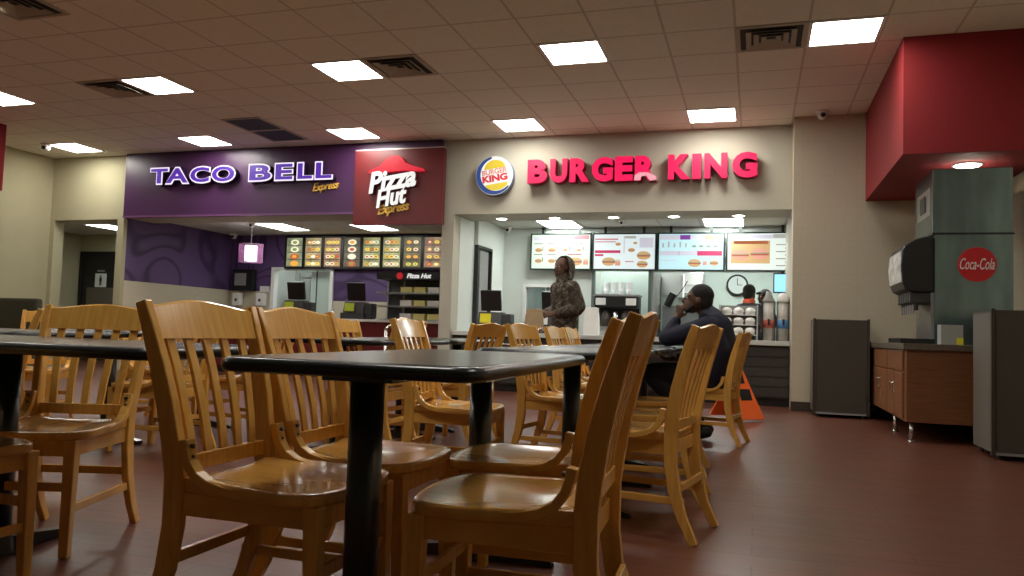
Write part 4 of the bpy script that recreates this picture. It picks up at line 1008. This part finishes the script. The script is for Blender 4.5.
make_table(-4.20, 4.75, 0.62, 1.60, 'dark table far left seen through the chair backs', [(0, -0.48), (0, 0.48)])
make_table(-4.10, 3.28, 1.20, 0.68, 'dark table edge far left before the bright crest chair', [(0, 0)])

# ------------------------------------------------------------------ people
def remesh(b, name, ms, parent, voxel=0.012, smooth=4):
    bmesh.ops.recalc_face_normals(b.bm, faces=b.bm.faces[:])
    me = bpy.data.meshes.new(name); b.bm.to_mesh(me); b.bm.free()
    o = bpy.data.objects.new(name, me); COL.objects.link(o)
    m = o.modifiers.new('r', 'REMESH'); m.mode = 'VOXEL'; m.voxel_size = voxel; m.use_smooth_shade = True
    if smooth:
        s = o.modifiers.new('s', 'SMOOTH'); s.iterations = smooth; s.factor = 0.5
    dg = bpy.context.evaluated_depsgraph_get(); dg.update()
    me2 = bpy.data.meshes.new_from_object(o.evaluated_get(dg)); o.modifiers.clear(); o.data = me2
    me2.materials.clear(); me2.materials.append(ms)
    for p in me2.polygons: p.use_smooth = True
    o.parent = parent; return o
def chain(b, pts):
    for i in range(len(pts)-1): b.cap(pts[i][0], pts[i][1], pts[i+1][0], pts[i+1][1])
def head(b, c, M, s=1.0):
    """face looks towards -X in head space"""
    def P(x, y, z): return tuple(Vector(c) + M @ Vector((x*s, y*s, z*s)))
    R = M.to_4x4()
    b.ball(P(0.015, 0, 0.02), (0.098*s, 0.078*s, 0.105*s), 12, M=R)
    b.ball(P(-0.03, 0, -0.045), (0.062*s, 0.058*s, 0.07*s), 10, M=R)
    b.ball(P(-0.072, 0, -0.088), (0.022*s, 0.026*s, 0.02*s), 8, M=R)           # chin
    b.cap(P(-0.083, 0, 0.01), 0.011*s, P(-0.108, 0, -0.028), 0.015*s)           # nose
    for q in (-1, 1):
        b.ball(P(-0.098, q*0.013, -0.030), 0.010*s, 6)
        b.ball(P(-0.066, q*0.034, 0.024), (0.02*s, 0.024*s, 0.009*s), 8, M=R)   # brow
        b.ball(P(0.015, q*0.080, -0.008), (0.018*s, 0.010*s, 0.031*s), 8, M=R)  # ear
    b.ball(P(-0.088, 0, -0.052), (0.014*s, 0.027*s, 0.008*s), 8, M=R)
    b.ball(P(-0.086, 0, -0.064), (0.013*s, 0.024*s, 0.008*s), 8, M=R)
def hand(b, wrist, d, side, curl=0.6, s=1.0, thumb=None):
    """palm and five fingers; d = direction along the hand, side = direction across (towards the thumb)"""
    w = Vector(wrist); d = Vector(d).normalized(); a = (Vector(side) - d*Vector(side).dot(d)).normalized(); n = d.cross(a)
    palm = w + d*0.05*s
    for k in range(-1, 2): b.cap(w + a*0.014*k*s, 0.017*s, w + d*0.085*s + a*0.022*k*s, 0.014*s)
    for k, L in enumerate((0.070, 0.080, 0.074, 0.058)):
        p = w + d*0.09*s + a*(0.030-0.020*k)*s; prev = p; ang = 0.15; seg = L/3*s
        for q in range(3):
            ang += curl*(0.9 if q else 0.5)
            nx = prev + (d*math.cos(ang) + n*math.sin(ang))*seg
            b.cap(prev, (0.0095-0.0008*q)*s, nx, (0.0088-0.0009*q)*s); prev = nx
    p0 = w + d*0.025*s + a*0.026*s; p1 = p0 + (d*0.6+a*0.75+n*0.25).normalized()*0.042*s; p2 = p1 + (d*0.9+a*0.1+n*0.45).normalized()*0.032*s
    b.cap(p0, 0.013*s, p1, 0.0105*s); b.cap(p1, 0.0105*s, p2, 0.009*s)

def eyes(parent, c, M):
    b = MB()
    for q in (-1, 1): b.ball(tuple(Vector(c) + M @ Vector((-0.081, q*0.032, 0.004))), (0.010, 0.012, 0.008), 8, M=M.to_4x4())
    b.build('eyes', mat('eye_white', (0.5, 0.48, 0.45), 0.3), parent, smooth=True)
    b = MB()
    for q in (-1, 1): b.ball(tuple(Vector(c) + M @ Vector((-0.0895, q*0.033, 0.004))), (0.0035, 0.0055, 0.0055), 6, M=M.to_4x4())
    b.build('pupils', BLACKP, parent, smooth=True)

# hooded person standing at the counter, facing left
t = thing('person', 'person standing in a brown camouflage hooded jacket before the counter', 'person', (-2.33, 9.60, 0), 0.80)
I3 = Matrix.Rotation(0.25, 3, 'Z'); hc = (-0.035, 0, 1.665)
b = MB(); head(b, hc, I3)
chain(b, [((0.0, 0, 1.58), .052), ((0.02, 0, 1.47), .06)])
chain(b, [((0.02, 0, 1.38), .12), ((0.03, 0, 1.15), .12), ((0.02, 0, 0.98), .13)])
for s in (-1, 1):
    chain(b, [((0.02, s*.16, 1.43), .055), ((0.07, s*.23, 1.17), .045), ((-0.21, s*.13, 1.07), .030)])
    chain(b, [((0.02, s*.09, 0.95), .085), ((0.01, s*.10, 0.50), .058), ((0.04, s*.10, 0.10), .042), ((-0.10, s*.11, 0.05), .035)])
    hand(b, (-0.225, s*.125, 1.065), (-1, -s*0.25, -0.15), (0, -s*0.3, 1), 0.9)
body = remesh(b, 'body', SKIN, t, 0.0075, 2)
eyes(t, hc, I3)
b = MB()   # jacket
chain(b, [((0.015, 0, 1.46), .10), ((0.03, 0, 1.36), .17), ((0.035, 0, 1.12), .175), ((0.03, 0, 0.90), .18), ((0.03, 0, 0.84), .175)])
for s in (-1, 1):
    chain(b, [((0.03, s*.11, 1.40), .10), ((0.035, s*.09, 1.12), .115), ((0.03, s*.08, 0.86), .12)])
    chain(b, [((0.02, s*.175, 1.40), .098), ((0.075, s*.255, 1.17), .085), ((0.05, s*.245, 1.13), .082), ((-0.17, s*.145, 1.08), .055)])
b.ball((0.11, 0, 1.42), (0.09, 0.13, 0.09), 10)
for k in range(3): b.ball((0.03, 0, 0.93+0.02*k), (0.165+0.012*(k % 2), 0.20, 0.03), 8)
jk = remesh(b, 'jacket', CAMO, t, 0.014, 3)
b = MB()   # hood: shell open at the face
c = Vector((0.0, 0, 1.66)); nu, nv = 26, 18; rows = []
for i in range(nv+1):
    th = PI*0.02 + (PI*0.98)*i/nv
    row = []
    for j in range(nu+1):
        ph = math.radians(-104 + 208*j/nu)
        rr = 1.0; z = math.cos(th)*0.148; r = math.sin(th)**0.85
        x = math.cos(ph)*r*0.148 + 0.004; y = math.sin(ph)*r*0.122
        if z < -0.06: k = (-0.06-z)/0.09; y *= 1+0.25*k; x += 0.02*k; z -= 0.05*k
        row.append(b.bm.verts.new(c + I3 @ Vector((x-0.012, y, z))))
    rows.append(row)
for i in range(nv):
    for j in range(nu): b.bm.faces.new((rows[i][j], rows[i][j+1], rows[i+1][j+1], rows[i+1][j]))
hd = b.build('hood', CAMO, t, smooth=True); m = hd.modifiers.new('s', 'SOLIDIFY'); m.thickness = 0.014; m.offset = 1
hd.modifiers.new('b', 'SUBSURF').levels = 1
b = MB(); chain(b, [((-0.02, 0, 1.545), .075), ((0.0, 0, 1.49), .10)]); remesh(b, 'hood_collar', CAMO, t, 0.012, 2)
b = MB()
for s in (-1, 1): chain(b, [((0.02, s*.09, 0.92), .11), ((0.01, s*.10, 0.50), .085), ((0.03, s*.10, 0.09), .068)])
b.ball((0.02, 0, 0.92), (0.13, 0.17, 0.12), 10)
remesh(b, 'trousers', mat('khaki_trousers', (0.14, 0.11, 0.07), 0.85), t, 0.014, 3)
for s in (-1, 1):
    b = MB(); chain(b, [((0.06, s*.10, 0.06), .048), ((-0.10, s*.115, 0.045), .043), ((-0.15, s*.12, 0.036), .034)]); remesh(b, 'shoe', SHOE, t, 0.01, 2)
bg = bag('carry_bag', (-2.62, 9.30, 0.84), 0.22, 0.14, 0.27, KRAFT, 'brown paper bag held by the hooded person', 0.35)

# seated person, facing left, elbow on the table, hand at the mouth
t = thing('person', 'seated person in a dark navy jacket resting chin on hand', 'person', (-0.41, 6.50, 0), 0.0)
HM = Matrix.Rotation(0.06, 3, 'Z') @ Matrix.Rotation(0.16, 3, 'Y'); hc = (-0.045, -0.02, 1.135)
b = MB(); head(b, hc, HM)
chain(b, [((0.0, 0, 1.07), .055), ((0.06, 0, 0.97), .06)])
chain(b, [((0.09, 0, 0.90), .11), ((0.12, 0, 0.72), .12), ((0.06, 0, 0.56), .12)])
chain(b, [((0.05, -.16, 0.93), .05), ((-0.265, -.15, 0.79), .04), ((-0.19, -.07, 1.00), .028)])
hand(b, (-0.195, -.075, 0.985), (0.22, 0.30, 1.0), (0.8, 0.1, -0.1), 1.0)
chain(b, [((0.05, .16, 0.93), .05), ((0.04, .24, 0.68), .04), ((-0.20, .16, 0.645), .028)])
hand(b, (-0.21, .155, 0.643), (-1, -0.3, -0.05), (0, -0.9, 0.3), 0.35)
for s in (-1, 1): chain(b, [((0.04, s*.09, 0.53), .08), ((-0.40, s*.12, 0.52), .058), ((-0.01, s*.11, 0.13), .04), ((-0.08, s*.11, 0.05), .032)])
remesh(b, 'body', SKIN, t, 0.0075, 2)
eyes(t, hc, HM)
b = MB()
def HP(x, y, z): return tuple(Vector(hc) + HM @ Vector((x, y, z)))
b.ball(HP(0.030, 0, 0.048), (0.100, 0.087, 0.092), 14, M=HM.to_4x4()); b.ball(HP(0.065, 0, 0.0), (0.065, 0.080, 0.085), 12, M=HM.to_4x4())
remesh(b, 'hair', BLACKH, t, 0.010, 1)
b = MB()
for a in range(1):
    for q in (-1, 1): b.ball(HP(-0.052, q*0.02, -0.095), (0.028, 0.03, 0.020), 8)
    b.cap(HP(-0.02, -.058, -0.055), .018, HP(-0.055, -.03, -0.095), .020); b.cap(HP(-0.02, .058, -0.055), .018, HP(-0.055, .03, -0.095), .020)
remesh(b, 'beard', BLACKH, t, 0.008, 2)
b = MB()
chain(b, [((0.05, 0, 0.985), .085), ((0.10, 0, 0.90), .145), ((0.135, 0, 0.72), .150), ((0.085, 0, 0.53), .155)])
for s in (-1, 1): chain(b, [((0.075, s*.10, 0.92), .085), ((0.12, s*.09, 0.72), .115), ((0.07, s*.08, 0.55), .115)])
chain(b, [((0.055, -.165, 0.92), .085), ((-0.25, -.155, 0.82), .068), ((-0.27, -.15, 0.82), .066), ((-0.205, -.085, 0.955), .045)])
chain(b, [((0.055, .165, 0.93), .080), ((0.04, .24, 0.69), .062), ((-0.18, .165, 0.655), .045)])
remesh(b, 'jacket', NAVY, t, 0.014, 3)
b = MB(); chain(b, [((0.035, -0.0, 1.045), .068), ((0.075, 0, 0.995), .088)]); cl = remesh(b, 'collar', mat('slate_collar_cloth', (0.07, 0.08, 0.11), 0.8), t, 0.012, 2); cl['label'] = 'slate grey turned up collar'
b = MB()
for s in (-1, 1): chain(b, [((0.05, s*.085, 0.545), .10), ((-0.40, s*.12, 0.53), .078), ((-0.03, s*.11, 0.14), .058)])
b.ball((0.06, 0, 0.54), (0.14, 0.18, 0.09), 10)
remesh(b, 'trousers', DENIM, t, 0.014, 3)
for s in (-1, 1):
    b = MB(); chain(b, [((0.06, s*.11, 0.085), .042), ((-0.06, s*.115, 0.05), .042), ((-0.15, s*.12, 0.034), .032)]); remesh(b, 'shoe', SHOE, t, 0.01, 2)

# two workers in the far kitchen
def worker(x, y, rz, label, shirt, hat):
    t = thing('person', label, 'person', (x, y, 0), rz)
    M = Matrix.Identity(3); hc = (0, 0, 1.555)
    b = MB(); head(b, hc, M)
    chain(b, [((0.02, 0, 1.46), .05), ((0.03, 0, 1.36), .06), ((0.03, 0, 0.95), .11)])
    for s in (-1, 1):
        chain(b, [((0.03, s*.16, 1.32), .05), ((0.06, s*.22, 1.07), .042), ((-0.14, s*.18, 0.98), .03)])
        hand(b, (-0.15, s*.18, 0.98), (-1, 0, -0.1), (0, -s, 0.3), 0.6)
        chain(b, [((0.02, s*.09, 0.90), .08), ((0.0, s*.10, 0.48), .055), ((0.03, s*.10, 0.08), .04), ((-0.1, s*.10, 0.04), .035)])
    remesh(b, 'body', SKIN, t, 0.010, 2); eyes(t, hc, M)
    b = MB(); chain(b, [((0.03, 0, 1.33), .12), ((0.03, 0, 1.1), .14), ((0.03, 0, 0.88), .15)])
    for s in (-1, 1): chain(b, [((0.03, s*.10, 1.31), .09), ((0.03, s*.09, 0.9), .11)]); chain(b, [((0.03, s*.16, 1.32), .075), ((0.055, s*.21, 1.12), .06)])
    remesh(b, 'shirt', shirt, t, 0.016, 3)
    if not hat: b = MB(); chain(b, [((0.025, 0, 1.43), .070), ((0.03, 0, 1.40), .10)]); remesh(b, 'orange_collar', mat('orange_collar_cloth', (0.8, 0.12, 0.05), 0.8), t, 0.012, 2)
    b = MB(); chain(b, [((0.03, -.09, 0.88), .11), ((0.01, -.10, 0.5), .08), ((0.03, -.1, 0.08), .06)]); chain(b, [((0.03, .09, 0.88), .11), ((0.01, .10, 0.5), .08), ((0.03, .1, 0.08), .06)])
    remesh(b, 'trousers', DENIM, t, 0.016, 3)
    for s in (-1, 1): b = MB(); chain(b, [((0.05, s*.1, 0.05), .045), ((-0.13, s*.1, 0.038), .036)]); remesh(b, 'shoe', SHOE, t, 0.012, 2)
    b = MB()
    b.ball((0.03, 0, 1.60), (0.105, 0.095, 0.098), 12)
    if hat: b.cap((-0.06, 0, 1.625), .03, (-0.13, 0, 1.61), .022)
    else: b.ball((0.07, 0, 1.54), (0.07, 0.085, 0.10), 10)
    remesh(b, 'cap' if hat else 'hair', BLACKH, t, 0.01, 1)
worker(-0.08, 12.75, -2.2, 'worker with black hair and orange collar turned away, behind the lid rack', mat('dark_work_shirt', (0.03, 0.03, 0.035), 0.8), False)
worker(0.13, 13.9, 0.6, 'worker in a black cap behind the one with orange collar', DENIM, True)

# ------------------------------------------------------------------ world, camera
w = bpy.data.worlds.new('world'); S.world = w; w.use_nodes = True
w.node_tree.nodes['Background'].inputs[0].default_value = (0.02, 0.018, 0.015, 1)
w.node_tree.nodes['Background'].inputs[1].default_value = 0.3

cam = bpy.data.cameras.new('camera'); co = bpy.data.objects.new('camera', cam); COL.objects.link(co)
cam.sensor_width = 36; cam.lens = 777.0*36/1024; cam.clip_start = 0.05; cam.clip_end = 100
r = Vector((0.95407206, 0.29783696, 0.03224358)); u = Vector((-0.01401296, -0.06314424, 0.99790603)); F = Vector((-0.29924929, 0.95252609, 0.05607058))
M = Matrix((r, u, -F)).transposed().to_4x4(); M.translation = Vector((0, 0, 0.83)); co.matrix_world = M
S.camera = co
S.view_settings.view_transform = 'Standard'; S.view_settings.look = 'None'; S.view_settings.gamma = 1
S.view_settings.use_curve_mapping = False
S.view_settings.exposure = 0.55
